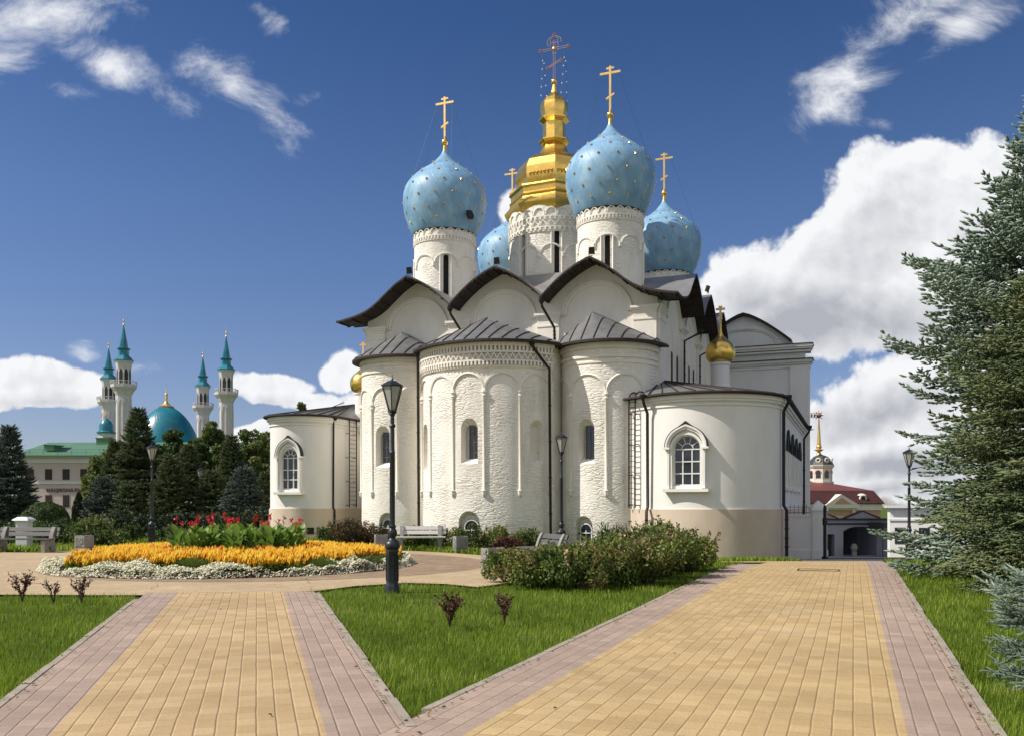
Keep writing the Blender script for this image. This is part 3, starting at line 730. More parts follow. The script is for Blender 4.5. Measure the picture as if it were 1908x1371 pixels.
shell(gcurve(EC[0], -8.2, -2.16, True, False), (0,0,0), (1,0,0), (0,1,0), B0-OH, lambda a: B1 if a > EC[0] else max(B0-OH+.1, SC[0]+(a-EC[0])))
shell(gcurve(0, -2.25, 2.25, False, False), (0,0,0), (1,0,0), (0,1,0), B0-OH-.01, B1, off=.02)
shell(gcurve(EC[2], 2.16, 8.2, False, True), (0,0,0), (1,0,0), (0,1,0), B0-OH, lambda a: B1 if a < EC[2] else max(B0-OH+.1, SC[0]-(a-EC[2])))
for sg in (1, -1):
    shell(gcurve(SC[0], -.55, 5.36, True, False), (0,0,0), (0,1,0), (sg,0,0), W2+1.1, lambda b: 4.3 if b > SC[0] else min(W2+1.05, EC[2]+SC[0]-b))
    shell(gcurve(SC[1], 5.45, 9.79, False, False), (0,0,0), (0,1,0), (sg,0,0), W2+1.09, 4.3, off=.02)
    shell(gcurve(SC[2], 9.87, B1-.02, False, True), (0,0,0), (0,1,0), (sg,0,0), W2+1.1, 4.3)
# flat infill around the drums
mp = MB(); mp.add([(-6.6,1.,10.9),(6.6,1.,10.9),(6.6,14.5,10.9),(-6.6,14.5,10.9),(-3,4,13.2),(3,4,13.2),(3,11,13.2),(-3,11,13.2)], [(0,1,5,4),(1,2,6,5),(2,3,7,6),(3,0,4,7),(4,5,6,7)])
mp.build('central_roof', M_roofl, CATH)

# --- drums and onion domes
DP = [(1.50,15.12),(1.60,15.2),(1.78,15.55),(1.98,16.1),(2.07,16.55),(2.095,16.98),(2.04,17.35),(1.90,17.68),(1.62,18.02),(1.25,18.34),(.88,18.60),(.58,18.85),(.36,19.08),(.20,19.28),(.12,19.45)]
def drum(ca, cb, rad, z0, z1, slits, phase, big=False):
    m = MB(); m.lathe([(.01,z0),(rad,z0),(rad,z1),(.01,z1)], 56, (ca, cb, 0))
    o = m.build('drum', M_brick, CATH)
    c = MB()
    for th in slits:
        r_, t_ = radial(th); c.vprism(arch_poly(.13, z1-3.9, z1-1.65, n=6), Vector((ca,cb,0))+r_*(rad+.1), t_, -r_, 0, .5)
    boolean(o, c.build('cutter', M_brick, CATH))
    for th in slits:
        r_, t_ = radial(th); g = MB(); g.vprism(arch_poly(.13, z1-3.9, z1-1.65, n=6), Vector((ca,cb,0))+r_*rad, t_, -r_, .3, .34)
        g.build('slit_window', M_void, o, fixn=True)
    f = MB()
    k = 24; st = 2*pi/k
    zt = z1-.08
    if not big:
        band(f, ca, cb, rad, 0, 2*pi, z1-.16, z1-.02, .05, 56)
        for i in range(k): cylarch(f, ca, cb, rad+.01, i*st+phase, st*.46, z1-.52, .24, .04, 7)
        band(f, ca, cb, rad, 0, 2*pi, z1-.66, z1-.60, .05, 56); dentils(f, ca, cb, rad, 0, 2*pi, z1-.80, z1-.66, .06, 60)
        band(f, ca, cb, rad, 0, 2*pi, z1-.86, z1-.80, .04, 56)
    else:
        for i in range(k): cylarch(f, ca, cb, rad+.02, i*st+phase, st*.46, z1-.75, .34, .05, 7)
        band(f, ca, cb, rad, 0, 2*pi, z1-.88, z1-.82, .06, 56); dentils(f, ca, cb, rad, 0, 2*pi, z1-1.02, z1-.88, .08, 60)
        zigzag(f, ca, cb, rad, 0, 2*pi, z1-1.32, z1-1.05, 36, .035); band(f, ca, cb, rad, 0, 2*pi, z1-1.42, z1-1.35, .07, 56)
        dentils(f, ca, cb, rad, 0, 2*pi, z1-1.56, z1-1.42, .08, 60); band(f, ca, cb, rad, 0, 2*pi, z1-1.62, z1-1.56, .05, 56)
    na = 8 if not big else 12
    zs = z1-(1.95 if not big else 2.75)
    for i in range(na):
        th = phase+2*pi*(i+.5)/na; cylarch(f, ca, cb, rad+.01, th, pi/na*.92, zs, .42 if not big else .5, .055, 9)
        th2 = phase+2*pi*i/na
        f.lathe([(.02,zs-.22),(.10,zs-.16),(.10,zs+.04),(.04,zs+.1)], 6, cyl(ca, cb, rad, th2, 0))
    for th in slits:
        for s_ in (-1, 1):
            r_, t_ = radial(th); p = Vector((ca,cb,0))+r_*(rad+.0)+t_*(s_*.27); f.tube([p+Vector((0,0,z0)), p+Vector((0,0,z1-1.6))], .05, 5)
    f.build('brick_frieze', M_wall, o, 40, fixn=True)
    return o
def cross(parent, ca, cb, z0, z1, name='cross'):
    h = z1-z0; m = MB(); t = .05; zc = z0+h*.85; k = h/2.27
    # the cross faces the east front and is thick enough to stand free
    m.box(ca-t, ca+t, cb-.03, cb+.03, z0, z1)
    m.box(ca-.53*k, ca-t, cb-.03, cb+.03, zc-.05, zc+.05); m.box(ca+t, ca+.53*k, cb-.03, cb+.03, zc-.05, zc+.05)
    m.box(ca-.2*k, ca-t, cb-.03, cb+.03, zc+.19*k, zc+.19*k+.08); m.box(ca+t, ca+.2*k, cb-.03, cb+.03, zc+.19*k, zc+.19*k+.08)
    zl = z0+h*.33; m.obox((ca, cb, zl), (.24*k, .035, .045), ((.88,0,.48),(0,1,0),(-.48,0,.88)))
    return m.build(name, M_goldc, parent)
def star(m, c, nrm, r, mi):
    nrm = Vector(nrm).normalized(); x = nrm.cross(Vector((0,0,1))).normalized(); y = x.cross(nrm); c = Vector(c)
    vs = [c+nrm*.07]
    for i in range(12):
        a = 2*pi*i/12; rr = r if i % 2 == 0 else r*.5; vs.append(c+(x*math.cos(a)+y*math.sin(a))*rr+nrm*.02)
    m.add(vs, [(0, 1+i, 1+(i+1) % 12) for i in range(12)], mi)
def prof_at(z):
    for (r0, z0), (r1, z1) in zip(DP[:-1], DP[1:]):
        if z0 <= z <= z1: k = (z-z0)/(z1-z0); return r0+(r1-r0)*k, (z1-z0, -(r1-r0))
    return .2, (1, 0)
def dome(ca, cb, cz=22.2, dz=0.):
    cp = curve_path([(r, 0, z) for r, z in DP], 3)
    m = MB(); m.lathe([(p.x, p.z) for p in cp], 56, (0, 0, 0)); m.lathe([(.5,15.2),(1.5,15.12)], 40, (0,0,0))
    m.lathe([(1.5,15.10),(1.56,15.08),(1.58,15.2)], 56, (0,0,0), mi=2)
    k = 0
    for z in (15.62, 16.15, 16.75, 17.4, 17.95, 18.4, 18.75):
        rr, (nz, nr) = prof_at(z); n = max(6, int(rr*2*pi/.82)); k += 1
        for i in range(n):
            th = 2*pi*(i+.5*(k % 2))/n; nrm = Vector((math.sin(th)*nz, -math.cos(th)*nz, nr))
            star(m, cyl(0, 0, rr+.005, th, z), nrm, .078, 1)
    o = m.build('dome', [M_dome, M_gold, M_iron], CATH, 50, loc=(ca, cb, dz))
    g = MB(); g.lathe([(.135,19.36),(.10,19.55),(.085,19.74)], 14, (0, 0, 0)); g.ball((0, 0, 19.9), .17, 12); g.lathe([(.06,20.04),(.05,20.2)], 8, (0,0,0))
    for i in range(14):
        th = 2*pi*i/14
    g.build('finial', M_gold, o, 50)
    cross(o, 0, 0, 20.08, cz)
    wr = MB()
    for sx, th in ((-.42, -1.9), (.42, 1.9), (-.42, -.6), (.42, .6)):
        wr.tube([(sx, 0, 21.82), (cyl(0, 0, 1.82, th, 17.78))], .0045, 3)
    wr.build('guy_wire', M_iron, o)
    return o
FLD, FRD, BRD, BLD = (-4.29, 2.45), (4.29, 2.45), (4.8, 12.3), (-4.29, 11.8)
TH = lambda x: R(x)
for c, sl_, ph in ((FLD, (TH(28), TH(-62), TH(118)), R(6)), (FRD, (TH(10), TH(-80), TH(100)), R(-13)), (BRD, (TH(0), TH(90)), 0), (BLD, (TH(0), TH(90)), 0)):
    dzz = -.5 if c == BRD else -.3 if c == BLD else 0.; drum(c[0], c[1], 1.53, 10.6, 15.42+dzz, sl_, ph); dome(*c, dz=dzz)
# floodlight fixed low on the front-left dome
dl = MB(); dl.obox(cyl(FLD[0], FLD[1], 2.06, R(62), 15.75), (.14, .1, .24), ((.75,.66,0),(.5,-.57,.65),(.43,-.49,-.75)))
dl.build('dome_floodlight', M_iron, CATH)
# slim access ladder on the back-left dome
ld = MB()
for s_ in (-.18, .18): ld.tube([(BLD[0]-1.4+s_, BLD[1]-2.1, 12.2), (BLD[0]-1.8+s_, BLD[1]-1.6, 16.0)], .03, 4)
for i in range(12): z = 12.4+i*.3; k = (z-12.2)/3.8; ld.tube([(BLD[0]-1.4-.4*k-.18, BLD[1]-2.1+.5*k, z), (BLD[0]-1.4-.4*k+.18, BLD[1]-2.1+.5*k, z)], .02, 4)
ld.build('dome_ladder', M_concrete, CATH)

# --- central drum with its gilded octagonal top
CD = (0., 6.95)
drum(CD[0], CD[1], 2.38, 11., 17.15, (TH(22), TH(-23), TH(67), TH(112)), R(0), True)
GP = [(2.46,16.72),(2.62,16.98),(2.66,17.12),(2.40,17.42),(2.34,17.55),(2.40,17.66),(2.30,17.78),(2.33,17.98),(2.42,18.08),(2.40,18.16),(1.98,18.2),(1.93,18.25),(2.02,18.5),(2.08,18.85),(2.06,19.2),(1.86,19.62),(1.42,19.96),(1.0,20.16),(.78,20.4),(.66,20.65),(.60,20.8),(.74,20.84),(.84,20.94),(.84,21.0),(.62,21.04),(.60,21.95),(.66,22.0),(.82,22.1),(.83,22.18),(.66,22.22),(.70,22.45),(.76,22.72),(.73,22.98),(.56,23.25),(.34,23.42),(.2,23.6),(.13,23.9),(.09,24.05)]
rotv = math.atan2(-(BW(*CD)[0]), BW(*CD)[1])     # keeps one arris of the octagon roughly to the front
g = MB(); g.lathe(GP, 8, (0, 0, 0), rot=R(0)+.0)
for i in range(8):                           # small applied ornaments on the facets
    a0 = 2*pi*(i+.5)/8; r_, t_ = radial(a0)
    for k in range(-3, 4):
        c_ = r_*(1.935)+t_*(k*.2)+Vector((0,0,18.72)); g.add([c_+t_*-.1+Vector((0,0,.12)), c_+t_*.1+Vector((0,0,.12)), c_+Vector((0,0,-.1))+r_*.02, c_+r_*.09+Vector((0,0,.05))], [(0,2,3),(2,1,3),(1,0,3)])
GD = g.build('gilded_dome', M_gold, CATH, 18, loc=(CD[0], CD[1], 0), rot=(0, 0, R(20)))
f = MB(); f.ball((0,0,24.2), .17, 12); f.lathe([(.09,24.0),(.07,24.1)], 8, (0,0,0)); f.build('finial', M_gold, GD, 50)
M_rust = mat('weathered_openwork_metal', (.36, .20, .13), .5, .6, .3, 6)
c = MB(); A = ((1,0,0),(0,1,0),(0,0,1))
for s_ in (-.05, .05): c.tube([(s_,0,24.3),(s_,0,26.45)], .014, 4)
for dz_ in (-.05, .05): c.tube([(-.78,0,25.98+dz_),(.78,0,25.98+dz_)], .014, 4)
c.tube([(-.36,0,24.98),(.36,0,25.28)], .022, 4); c.tube([(-.36,0,25.06),(.36,0,25.36)], .016, 4)
for (x, z) in ((-.8,25.98),(.8,25.98),(0,26.72),(-.38,25.0),(.38,25.3)):
    for (dx_, dz_) in ((.07,0),(-.07,0),(0,.07),(0,-.07)): c.ball((x+dx_,0,z+dz_), .045, 5)
c.ball((0,0,25.98), .1, 8, 1)
for k in range(8): c.tube([(0,0,25.98),(.26*math.cos(pi*k/4+.39),0,25.98+.26*math.sin(pi*k/4+.39))], .012, 3)
for k in range(9):
    a = -.25+k*(pi+.5)/8; c.tube([(.40*math.cos(a),0,26.35+.3*math.sin(a)),(.40*math.cos(a+.4),0,26.35+.3*math.sin(a+.4))], .02, 4)
c.tube([(-.22,0,26.1),(-.22,0,26.5),(0,0,26.68),(.22,0,26.5),(.22,0,26.1)], .015, 4); c.tube([(-.22,0,26.3),(.22,0,26.3)], .015, 4)
cr = c.build('cross', [M_rust, M_gold], GD); cr.rotation_euler = (0, 0, -R(20))
ch = MB(); rs = random.Random(4)
for s_ in (-1, 1):
    for yy in (-.1, .1):
        p0 = Vector((s_*.62, 0, 25.95)); p1 = Vector((s_*.55, yy*6, 22.9)); ch.tube([p0, p1], .006, 3)
        for i in range(5): t = .2+.17*i+rs.uniform(-.03,.03); q_ = p0.lerp(p1, t); ch.ball(q_, .04, 5, 1)
chn = ch.build('bead_chain', [M_iron, M_frame], GD); chn.rotation_euler = (0, 0, -R(20))

# --- side chapels with half-round ends
def chapel(sg):
    C = (9.1, 0) if sg > 0 else (-10.9, 0); rad = 3.1 if sg > 0 else 1.72; AX = abs(C[0]); OUTA = AX+rad
    th0, th1 = (-35, 90) if sg > 0 else (-84, 90)
    pl = [(6.1, -1.7) if sg > 0 else (AX-rad, .5)]+[(AX+rad*math.sin(R(t)), -rad*math.cos(R(t))) for t in np.linspace(th0, th1, 44)]+[(OUTA, 15.9), (6.1 if sg > 0 else AX-rad, 15.9)]
    pl = [(x*sg, y) for x, y in pl]
    def grow(d, k=0.):
        out = []
        for i, (x, y) in enumerate(pl):
            if i == 0: out.append((x-.5*d*sg, y-d) if sg > 0 else (x+d, y))
            elif i >= len(pl)-2: out.append((x+(d*sg if (i == len(pl)-2 or sg < 0) else 0)*(-1 if (sg < 0 and i == len(pl)-1) else 1), y))
            else:
                vx, vy = x-C[0], y-C[1]; l = math.hypot(vx, vy); out.append((x+vx/l*d, y+vy/l*d))
        return out
    m = MB(); m.prism(pl, -1.4, 6.0); o = m.build('chapel', [M_smooth, M_smooth], CATH)
    c = MB(); th = R(-4.5) if sg > 0 else R(8)
    r_, t_ = radial(th); oo = Vector((C[0], C[1], 0))+r_*(rad+.15); HW = .55 if sg > 0 else .45; z0, zs = 2.42, 3.85+.55-(.55 if sg > 0 else .45)
    c.vprism(arch_poly(HW, z0, zs), oo, t_, -r_, 0, .15+.26)
    if sg > 0:
        for k in range(4):
            c.vprism(arch_poly(.42, 2.6, 4.0), (12.35, 2.6+k*2.7, 0), (0,1,0), (-1,0,0), 0, .4)
    boolean(o, c.build('cutter', M_smooth, CATH))
    # plinth, slightly proud
    p = MB(); p.prism(grow(.06), -1.5, 1.50); po = p.build('plinth', M_plinth, o, 35)
    if sg < 0:
        v = MB(); r2, t2 = radial(R(42)); v.obox(Vector((C[0],C[1],.42))+r2*(rad+.05), (.17,.05,.16), (t2, r2, (0,0,1))); v.build('vent', M_iron, po)
    # cornice
    k = MB()
    for d_, za, zb in ((.05, 5.55, 5.62), (.10, 5.72, 5.82), (.17, 5.82, 5.98)): k.prism(grow(d_), za, zb)
    k.build('cornice', M_smooth, o, 35)
    # window: glass, bars, moulded surround with ogee hood, sill
    wn = window(o, C[0], C[1], rad, th, HW, z0, zs, .20, 3, (z0+.48, z0+.95, zs), fan=True, bar=.045)
    s_ = MB(); O = Vector((C[0], C[1], 0))+r_*rad; t0_ = t_; t_ = t_*(HW/.55)
    for sd in (-1, 1):
        s_.vprism([(sd*.57,z0-.1),(sd*.65,z0-.1),(sd*.65,zs),(sd*.57,zs)], O, t_, r_, -.1, .07); s_.vprism([(sd*.665,z0-.1),(sd*.75,z0-.1),(sd*.75,zs),(sd*.665,zs)], O, t_, r_, -.15, .11)
        s_.vprism([(sd*.64,zs),(sd*.90,zs),(sd*.90,zs+.08),(sd*.64,zs+.08)], O, t_, r_, -.15, .20)
    def hood(hw_in, hw_out, d0, d1, keel, zb, mi=0):
        n = 24; vs = []; fs = []
        for i in range(n+1):
            t = pi*i/n; kk = keel*max(0, 1-abs(t-pi/2)/.4)**1.6
            for rr, dd, kf in ((hw_in, d0, .4), (hw_in, d1, .4), (hw_out, d1, 1.), (hw_out, d0, 1.)): vs.append(O+t_*(rr*math.cos(t))+r_*dd+Vector((0,0,zb+rr*math.sin(t)+kk*kf)))
        for i in range(n):
            for q_ in range(4): a = i*4+q_; b = i*4+(q_+1) % 4; fs.append((a, b, b+4, a+4))
        fs += [(0,3,2,1), (n*4,n*4+1,n*4+2,n*4+3)]
        s_.add(vs, fs, mi)
    hood(.57, .66, -.1, .07, 0, zs); hood(.665, .75, -.12, .13, .10, zs+.08); hood(.752, .83, -.15, .19, .16, zs+.08); hood(.832, .846, -.15, .20, .17, zs+.08, 1)
    s_.vprism([(-.90,z0-.24),(.90,z0-.24),(.90,z0-.12),(-.90,z0-.12)], O, t_, r_, -.18, .22)
    s_.build('window_surround', [M_smooth, M_iron], wn, 35, fixn=True)
    if sg > 0:
        for k_ in range(4):
            b = 2.6+k_*2.7; g = MB(); g.vprism(arch_poly(.42, 2.6, 4.0), (12.2, b, 0), (0,1,0), (-1,0,0), .15, .2); w2 = g.build('side_window', M_glass, o, fixn=True)
            h = MB(); h.tube([(12.27, b+.66*math.cos(t), 4.0+.66*math.sin(t)+(.25*max(0,1-abs(t-pi/2)/.5))) for t in np.linspace(0, pi, 15)], .06, 5, 1)
            for s2 in (-1, 1): h.box(12.19, 12.27, b+s2*.6-.09, b+s2*.6+.09, 2.5, 4.0)
            h.box(12.19, 12.36, b-.8, b+.8, 2.3, 2.42); h.build('window_surround', [M_smooth, M_iron], w2)
    # roof: half cone onto a lean-to, with gutter and seams
    ev = grow(.30); A = (7.0, 1.0) if sg > 0 else (-9.9, 3.0); zt = 7.15 if sg > 0 else 7.0; EX = OUTA+.3; ev[-2] = (EX*sg, 15.9)
    m = MB(); vs = []; fs = []; base = ev[:-1] if sg > 0 else [ev[-1]]+ev[:-1]
    for i, (x, y) in enumerate(base): vs += [(x, y, 6.06), (A[0], max(A[1], y) if y > A[1] else A[1], zt)]
    for i in range(len(base)-1): a = 2*i; fs.append((a, a+2, a+3, a+1))
    m.add(vs, fs, 0)
    m.tube([(x, y, 6.03) for x, y in base], .055, 6, 1)
    for i in range(2, len(base)-2, 4): m.tube([(base[i][0], base[i][1], 6.09), (A[0], A[1], zt+.03)], .025, 4, 1)
    for y in np.arange(2, 15, 1.1): m.tube([(EX*sg, y, 6.09), (A[0], y, zt+.03)], .025, 4, 1)
    vs = []; fs = []
    inn = grow(0)[:-1] if sg > 0 else [grow(0)[-1]]+grow(0)[:-1]
    for (x, y), (x2, y2) in zip(base, inn): vs += [(x, y, 6.02), (x2, y2, 6.005)]
    for i in range(len(base)-1): a = 2*i; fs.append((a, a+1, a+3, a+2))
    m.add(vs, fs, 1); m.build('roof', [M_roof, M_wood], o, fixn=True)
    # cupola on the roof
    cc = (9.1*sg, 4.3 if sg > 0 else 2.6)
    cu = MB(); cu.lathe([(.50,6.2),(.50,7.2),(.43,7.24),(.42,8.15),(.47,8.2),(.47,8.3),(.3,8.32)], 24, (0,0,0)); cuo = cu.build('cupola', M_smooth, CATH, 40, loc=(*cc, 0 if sg > 0 else -.75))
    d = MB(); d.lathe([(p.x, p.z) for p in curve_path([(r,0,z) for r,z in ((.42,8.31),(.60,8.43),(.69,8.7),(.67,8.95),(.53,9.2),(.30,9.4),(.14,9.58),(.07,9.8),(.04,10.0))], 3)], 28, (0,0,0)); d.ball((0,0,10.0), .07, 8)
    d.build('gilded_onion', M_gold, cuo, 50)
    cross(cuo, 0, 0, 10.05, 10.95)
    return o
CHR = chapel(1); CHL = chapel(-1)
tag(CHR, 'right chapel with half-round white end and ladder at its left'); tag(CHL, 'left chapel with half-round white end')
# painted mark on the right-hand cupola drum is only flaking; leave plain

# --- taller western block behind
WB = MB(); bw = 15.5; aw = 12.5
gc = [(8.82-2.9, 10.86)]+[(8.82+2.72*k, 12.75-(1.75*(abs(k)**1.35))) for k in np.linspace(-1, 1, 17)]+[(8.82+2.9, 10.86)]
BK = 16.25
WB.box(-aw, aw, bw, BK, -1.5, 9.9)
WB.box(-aw+.25, aw-.25, bw+.12, BK-.1, 9.9, 10.75)
WB.box(-8, 8, BK, 26, -1.5, 9.8)
for sg in (1, -1): WB.vprism([(sg*(8.82-2.9), 10.7), (sg*(8.82+2.9), 10.7)]+[(sg*x, z) for x, z in gc[::-1][1:-1]], (0,0,0), (1,0,0), (0,1,0), bw+.12, BK-.15)
W_ = WB.build('west_block', M_smooth, CATH, fixn=True)
t = MB()
for za, zb, d in ((9.55, 9.65, .06), (9.75, 9.85, .14), (9.85, 10.0, .26), (10.45, 10.55, .1), (10.6, 10.72, .2), (10.72, 10.86, .3)):
    t.box(-aw-d*.6, aw+d*.6, bw-d, BK+d*.3, za, zb)
for sg in (1, -1):
    t.box(sg*11.45 if sg > 0 else -12.46, 12.46 if sg > 0 else -11.45, bw-.12, bw+.02, 0, 9.55)
    archivolt(t, (0, bw+.12, 0), (1,0,0), (0,-1,0), sg*8.82, 2.1, 10.87, 1.15, d=.14)
t.build('cornice', M_smooth, W_, fixn=True)
r = MB()
for za in (10.0, 10.86): r.box(-aw-.22, aw+.22, bw-.36, BK+.15, za+.002, za+.04)
r.build('cornice_flashing', M_iron, W_)
for sg in (1, -1):
    pts = [(sg*x, z) for x, z in gc[1:-1]]
    if sg < 0: pts = pts[::-1]
    m = MB(); n = len(pts); vs = []
    for y in (bw-.28, BK+.1):
        for x, z in pts: vs.append((x, y, z+.02))
        for x, z in pts: vs.append((x, y, z+.14))
    fs = []
    for i in range(n-1): fs += [(i,i+1,2*n+i+1,2*n+i), (n+i,3*n+i,3*n+i+1,n+i+1), (i,n+i,n+i+1,i+1), (2*n+i,2*n+i+1,3*n+i+1,3*n+i)]
    fs += [(0,2*n,3*n,n), (n-1,2*n-1,4*n-1,3*n-1)]
    m.add(vs, fs); m.build('gable_roof', M_iron, W_, fixn=True)

# --- rainwater pipes and roof ladders
def pipe(pts, r=.062, par=CATH, name='downpipe'):
    m = MB(); m.tube(pts, r, 8)
    m.lathe([(.06,-.1),(.13,.0),(.13,.12),(.05,.12)], 8, pts[0])
    for i in range(1, 5):
        a, b = Vector(pts[-2]), Vector(pts[-1]); p = a.lerp(b, i/5.); m.lathe([(r+.015,-.03),(r+.015,.03)], 8, p)
    return m.build(name, M_iron, par, 40)
pipe([(-3.0,-2.98,8.3),(-3.05,-2.85,8.0),(-3.07,-2.72,.2)])
pipe([(2.55,-3.45,8.3),(2.62,-3.3,8.1),(3.08,-2.78,7.35),(3.12,-2.72,-.2)])
for a, bot in ((-2.21, 9.0), (2.21, 8.75)): pipe([(a, BE-1.02, 10.55),(a, BE-.95, 10.35),(a+.35, BE-.3, 9.5),(a+.35, BE-.25, bot)], .055)
pipe([(7.32-.25,-2.9,5.98),(7.32-.22,-2.85,5.75),(7.22,-2.72,5.35),(7.22,-2.66,1.6),(7.2,-2.8,1.4),(7.2,-2.8,-.3)])
pipe([(12.5,-.55,5.98),(12.48,-.5,5.8),(12.3,-.42,5.45),(12.3,-.42,1.65),(12.42,-.45,1.45),(12.42,-.45,-.4)], .07)
pipe([(12.62,13.2,5.9),(12.6,13.2,5.7),(12.33,13.2,5.3),(12.33,13.2,1.0)])
pipe([(-9.0,-.25,5.95),(-9.1,-.22,5.8),(-9.13,-.2,1.55),(-9.05,-.2,1.4),(-9.05,-.2,.1)], .045)
pipe([(8.0,5.4,10.0),(7.25,5.2,9.6),(7.25,5.2,6.9)], .055); pipe([(8.0,9.83,10.0),(7.25,9.7,9.6),(7.25,9.7,6.9)], .055)
def ladder(p0, u, z0, z1, hoop, name='ladder', hw=.19):
    m = MB(); p0 = Vector(p0); u = Vector(u).normalized(); nrm = Vector((u.y, -u.x, 0)); q = []
    for s_ in (-hw, hw):
        b = p0+u*s_+nrm*.22; pts = [b+Vector((0,0,z)) for z in (z0, z1)]+[b+Vector((0,0,z1))+Vector((0,0,.32*math.sin(a)))+nrm*(-.3+.3*math.cos(a)) for a in np.linspace(.4, pi, 7)]
        m.tube(pts, .03, 5)
        for z in np.linspace(z0+.1, z1-.6, 4): m.tube([p0+u*s_+Vector((0,0,z)), b+Vector((0,0,z))], .022, 4); 
    z = z0+.15
    while z < z1: m.tube([p0+u*-hw+nrm*.22+Vector((0,0,z)), p0+u*hw+nrm*.22+Vector((0,0,z))], .014, 4); z += .22
    return m.build(name, M_iron, CATH)
ladder((-9.18, 1.35, 0), Vector((0, 1, 0)), 1.55, 5.9, True, hw=.34)
dR = Vector((7.32-6.1, -2.54+1.7, 0)).normalized()
ladder((6.1+dR.x*.6, -1.7+dR.y*.6, 0), dR, 1.55, 6.0, True)
# --- floodlights standing on the gables
def floodlight(a, b, z, label, tilt=0.):
    x, y = BW(a, b); e = empty('floodlight', (x, y, z), BROT+tilt, label, 'floodlight', 'floodlights on the gable tops')
    m = MB(); m.obox((0, .02, .27), (.11, .07, .15), ((1,0,0),(0,.94,.34),(0,-.34,.94))); m.build('lamp_housing', M_iron, e)
    s_ = MB(); s_.tube([(-.13,0,.28),(-.13,0,.08),(0,0,.06),(0,0,-.02)], .015, 4); s_.tube([(.13,0,.28),(.13,0,.08),(0,0,.06)], .015, 4); s_.build('bracket', M_iron, e)
floodlight(EC[0], BE-.8, ZA+.13, 'small black floodlight on the peak of the left front gable')
floodlight(0, BE-.8, ZA+.14, 'small black floodlight on the peak of the middle front gable')
floodlight(EC[2], BE-.8, ZA+.13, 'small black floodlight on the peak of the right front gable')
floodlight(W2+.9, SC[1], ZA+.15, 'small black floodlight on the side gable near the right-hand blue dome', R(80))

# ------------------------------------------------------------------ street lamps
def lamp_post(x, y, label, extra=None, rz=0.):
    z = HZ(x, y); e = empty('lamp_post', (x, y, z), rz, label, 'lamp post', 'lantern posts around the garden')
    b = MB(); b.lathe([(.15,-.1),(.15,.10),(.135,.13),(.12,.16),(.118,.74),(.13,.76),(.128,.80),(.115,.82)], 8, rot=pi/8, cap=True)
    for i in range(8):                       # raised frames on the panels
        a = 2*pi*i/8; r_, t_ = radial(a); o = r_*.114
        for s_ in (-1, 1): b.obox(o+t_*(s_*.033)+Vector((0,0,.45)), (.005,.006,.24), (t_, r_, (0,0,1)))
        for zz_ in (.21, .69): b.obox(o+Vector((0,0,zz_)), (.028,.006,.005), (t_, r_, (0,0,1)))
    b.lathe([(.115,.81),(.14,.83),(.152,.87),(.148,.92),(.12,.96),(.085,.985),(.075,1.0),(.06,1.02),(.075,1.06),(.095,1.11),(.09,1.16),(.065,1.20),(.055,1.22),(.075,1.235),(.075,1.26),(.055,1.275)], 20)
    b.build('base', M_lampiron, e, 35)
    p = MB(); p.lathe([(.053,1.27),(.05,2.66),(.055,2.67),(.042,2.69),(.04,3.14),(.055,3.15),(.065,3.17),(.055,3.2),(.038,3.22),(.036,3.36),(.05,3.38),(.06,3.41),(.05,3.43)], 14); p.build('pole', M_lampiron, e, 35)
    l = MB(); hb, ht = .075, .205; zb, zt = 3.46, 3.93
    l.lathe([(.03,3.42),(.06,3.44),(hb+.012,zb-.01),(hb+.012,zb+.015),(.01,zb+.02)], 6)
    for i in range(6):
        a = 2*pi*i/6; l.tube([cyl(0,0,hb,a,zb), cyl(0,0,ht,a,zt)], .0125, 4); l.tube([cyl(0,0,ht,a,zt), cyl(0,0,ht,a+pi/3,zt)], .013, 4); l.tube([cyl(0,0,hb,a,zb), cyl(0,0,hb,a+pi/3,zb)], .01, 4)
        l.tube([cyl(0,0,.05,a,3.40), cyl(0,0,.085,a,3.44), cyl(0,0,.07,a,3.47)], .008, 4)
    lo = l.build('lantern', M_lampiron, e)
    g = MB(); g.lathe([(hb-.006,zb+.02),(ht-.008,zt-.005)], 6); g.build('glass', M_lampglass, lo)
    r = MB(); r.lathe([(ht-.01,zt+.004),(ht+.03,zt+.006),(ht+.028,zt+.02),(.15,zt+.065),(.105,zt+.095),(.05,zt+.115),(.03,zt+.12)], 6); r.lathe([(.03,zt+.118),(.018,zt+.13),(.026,zt+.15),(.012,zt+.175),(.004,zt+.23)], 8); r.build('lantern_roof', M_lampiron, lo, 30)
    if extra == 'panel':
        s_ = MB(); s_.obox((.42,0,3.40), (.26,.16,.012), ((.97,0,.1),(0,1,0),(-.1,0,.97))); s_.tube([(0,0,3.3),(.3,0,3.38)], .02, 5); s_.build('solar_panel', M_panel, e)
    return e
lamp_post(*G(731, 1101), 'nearest and largest lantern post, standing in the grass right of the flower bed')
x, y = at(1046, 28.6); lamp_post(x, y, 'dark lantern post behind the angled bench, in front of the right-hand apse')
lamp_post(*G(283, 1018), 'dark lantern post behind the left side of the yellow flower bed')
lamp_post(*at(373, 58), 'far dark lantern post among the conifers, second lamp right of the grey bench')
x, y = at(1694, 32.2); lamp_post(x, y, 'dark lantern post with a flat solar panel rising behind the blue spruce', 'panel')
